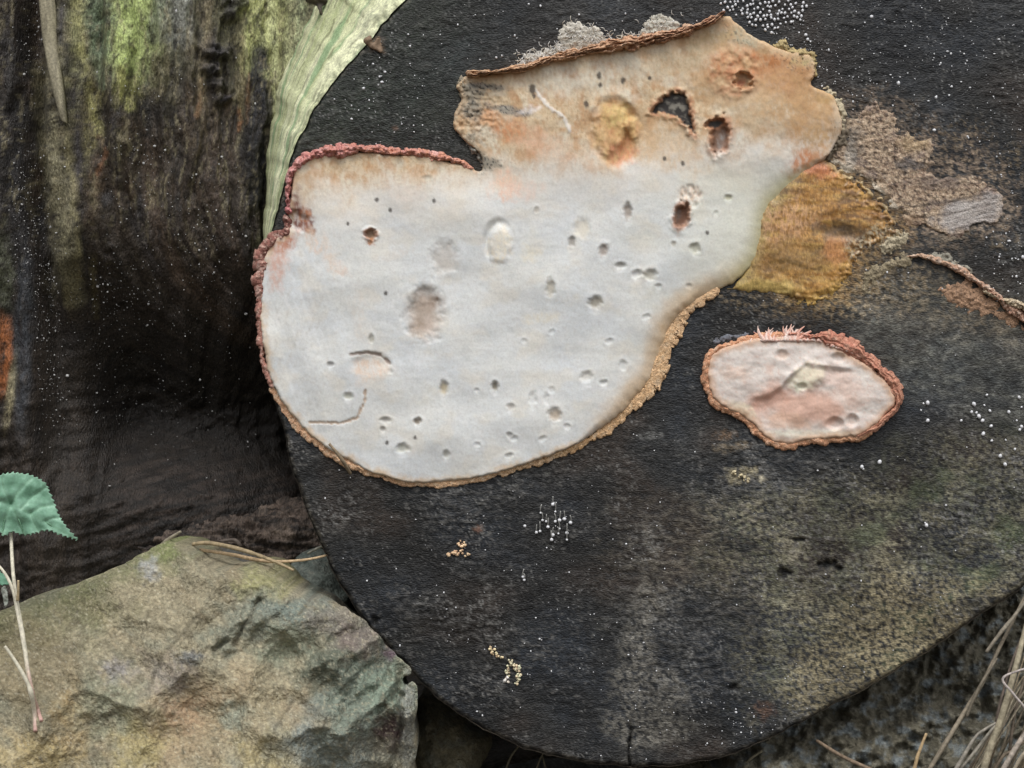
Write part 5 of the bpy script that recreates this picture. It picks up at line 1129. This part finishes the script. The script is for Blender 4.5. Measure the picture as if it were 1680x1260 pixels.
def front(pts, gap=.0035):
    return [(x, y, min(z, float(rock_y(np.array([float(x)]), np.array([float(y)]), np.array([200.]))[0]) - gap) if y > 1000 else z) for x, y, z in pts]
yb = lambda x, y: float(rock_y(np.array([float(x)]), np.array([float(y)]), np.array([200.]))[0])
strand('stem', front([(18,846,-.0400),(18,868,-.0410),(19,900,-.047),(22,945,-.054),(28,990,-.058),(38,1045,-.064),(45,1095,-.068),(52,1135,-.070),(62,1165,0),(68,1182,0)], .0012), [(0,.0007),(.3,.0010),(.8,.0012),(1,.0010)], pale, M['stem'], plant, 5, 1, 8)
strand('stem', front([(-40,905,-.056),(-14,918,-.057),(6,938,-.058),(20,965,-.060),(28,1000,-.0605),(40,1065,-.066),(48,1110,-.070),(54,1140,-.0715)]), [(0,.0006),(.4,.0009),(1,.0010)], pale, M['stem'], plant, 5, 2, 8)
strand('stem', front([(8,1060,-.073),(18,1074,-.0725),(32,1096,-.0725),(46,1122,-.0725),(52,1142,-.072),(57,1172,0),(58,1200,0)], .0012), [(0,.0007),(.5,.0011),(.55,.0015),(.65,.0011),(1,.0011)], pale, M['stem'], plant, 5, 3, 8)
strand('stem', front([(29,985,-.0605),(30,965,-.0625),(30,952,-.063)]), [(0,.0008),(1,.0005)], C(180,160,120), M['stem'], plant, 4, 4, 6)

# ================================================================== DRY NEEDLES ON THE BOULDER
def dry(name, pts, r, cc, label, cat, seed, group=None):
    o = strand(name, pts, [(0, r * .8), (.4, r), (1, r * .55)], C(*cc), M['straw'], None, 6, seed, 7, var=.4)
    return tag(o, label, cat, group)
dry('dry_needle', [(316,893,.018),(345,891,.014),(400,903,.006),(450,921,.000),(482,936,-.004)], .0013, (150,132,98), 'long tan dry needle running from the mossy boulder peak down to the log', 'needle', 1)
dry('dry_needle', [(328,902,.020),(380,910,.014),(430,920,.008),(470,921,.006),(510,917,.004),(543,909,.003)], .0011, (176,150,112), 'long pale dry needle bent up at its end against the log', 'needle', 2)
dry('dry_needle', [(262,897,.022),(278,884,.018),(297,872,.016)], .0013, (136,128,108), 'stubby grey needle sticking up from the mossy boulder peak', 'needle', 3)
dry('dry_needle', [(505,908,.030),(520,900,.026),(536,894,.020),(540,900,.018)], .0008, (140,140,128), 'thin grey hooked needle beside the log edge', 'needle', 4)
dry('dry_needle', [(395,896,.05),(385,886,.05),(360,888,.05)], .0012, (92,82,74), 'short dark needle lying against the stump root', 'needle', 5)

# ================================================================== DRY GRASS AT THE RIGHT
GRASS = [([(1440,1400,-.02),(1525,1262,-.022),(1580,1172,-.016),(1612,1120,-.012),(1640,1062,-.008),(1690,962,-.004),(1716,912,.0)], .0013, (124,114,96), 'long leaning brown grass stalk touching the log rim'),
 ([(1586,1176,-.018),(1596,1150,-.018),(1612,1118,-.018),(1636,1080,-.016)], .0010, (112,104,88), 'short split grass sheath clinging to the long leaning stalk'),
 ([(1618,1070,-.012),(1640,1040,-.012),(1666,1008,-.010),(1700,962,-.006)], .0011, (128,120,104), 'short dark grass blade crossing the hollow beside the log'),
 ([(1588,1400,-.03),(1614,1262,-.034),(1642,1180,-.036),(1662,1110,-.036),(1680,1040,-.032),(1700,960,-.028)], .0019, (158,148,122), 'thickest pale speckled grass stalk standing before the blue stone'),
 ([(1720,1088,-.040),(1672,1100,-.040),(1645,1114,-.041),(1662,1138,-.042),(1690,1172,-.042),(1750,1250,-.042),(1790,1400,-.040)], .0007, (168,158,152), 'thin pinkish grey twig with a sharp kink'),
 ([(1480,1400,-.028),(1568,1262,-.030),(1598,1212,-.030),(1614,1198,-.030),(1634,1186,-.028)], .0013, (140,134,122), 'grey bent grass stalk low before the blue stone'),
 ([(1470,1400,-.034),(1500,1262,-.036),(1510,1228,-.036),(1520,1203,-.036)], .0012, (172,146,104), 'short straw yellow grass stub before the blue stone'),
 ([(1570,1400,-.044),(1646,1262,-.046),(1672,1218,-.046),(1700,1176,-.046),(1730,1120,-.044)], .0016, (164,152,138), 'stout pale grass stalk with dark dots low at the stone foot'),
 ([(1600,1400,-.05),(1664,1262,-.052),(1692,1222,-.052),(1730,1170,-.05)], .0011, (150,138,116), 'slim tan grass stalk beside the stout dotted stalk'),
 ([(1560,1400,-.024),(1636,1255,-.026),(1660,1232,-.026),(1700,1204,-.026)], .0010, (120,106,88), 'slim brown grass stalk behind the stout dotted stalk'),
 ([(1340,1215,.012),(1380,1240,-.004),(1430,1263,-.012),(1520,1300,-.02),(1600,1400,-.02)], .0012, (118,100,80), 'brown grass stalk lying along the stone below the log'),
 ([(1640,1400,-.02),(1660,1200,-.022),(1676,1130,-.02),(1690,1080,-.018),(1712,1020,-.014)], .0009, (110,98,84), 'thin dark upright grass stalk behind the thickest pale stalk'),
 ([(1606,1400,-.018),(1632,1200,-.018),(1650,1120,-.014),(1670,1060,-.012),(1696,1000,-.008)], .0009, (96,84,74), 'faint brown grass stalk in the shadow by the log rim'),
 ([(1575,1262,-.028),(1600,1232,-.028),(1628,1196,-.024),(1650,1172,-.02)], .0009, (150,144,130), 'pale grass sliver lying over the bent grey stalk')]
for k, (p, r, cc, lab) in enumerate(GRASS): dry('grass_stalk', p, r, cc, lab, 'grass stalk', 20 + k)
for k, (p, r) in enumerate([([(790,1400,.05),(830,1262,.045),(850,1225,.04),(868,1205,.035)], .0008), ([(840,1400,.05),(880,1262,.045),(896,1230,.045)], .0007), ([(930,1400,.05),(900,1280,.05),(890,1240,.045)], .0008), ([(1250,1300,.03),(1225,1262,.03),(1196,1244,.03)], .0010), ([(1180,1400,.03),(1205,1280,.02),(1226,1250,.015),(1250,1232,.012)], .0012)]):
    dry('grass_stalk', p, r, (104, 98, 78), ['thin grass stalk crossing the dark hollow below the log', 'short upright grass stalk in the dark hollow', 'slanted grass stalk in the dark hollow', 'grass stalk lying on the dark mossy stone', 'grey grass stalk rising beside the dark mossy stone'][k], 'grass stalk', 40 + k)
for k in range(22):
    x = 1604 + 5.5 * k + random.uniform(-8, 8); ln = random.uniform(60, 170); sl = random.uniform(.25, .7); yb_ = 1262 - random.uniform(0, 60); d0 = -.012 - .003 * (k % 5)
    dry('grass_stalk', [(x - 150 * sl - 30, 1400, d0), (x, yb_, d0 - .004), (x + ln * sl * .6, yb_ - ln * .6, d0 - .003), (x + ln * sl + random.uniform(-6, 14), yb_ - ln, d0)], random.uniform(.0004, .0009), random.choice([(120, 110, 92), (146, 136, 114), (96, 86, 72), (134, 120, 96)]), 'thin dry grass stalk in the tangle right of the thickest pale stalk', 'grass stalk', 60 + k, 'tangled thin grass stalks')
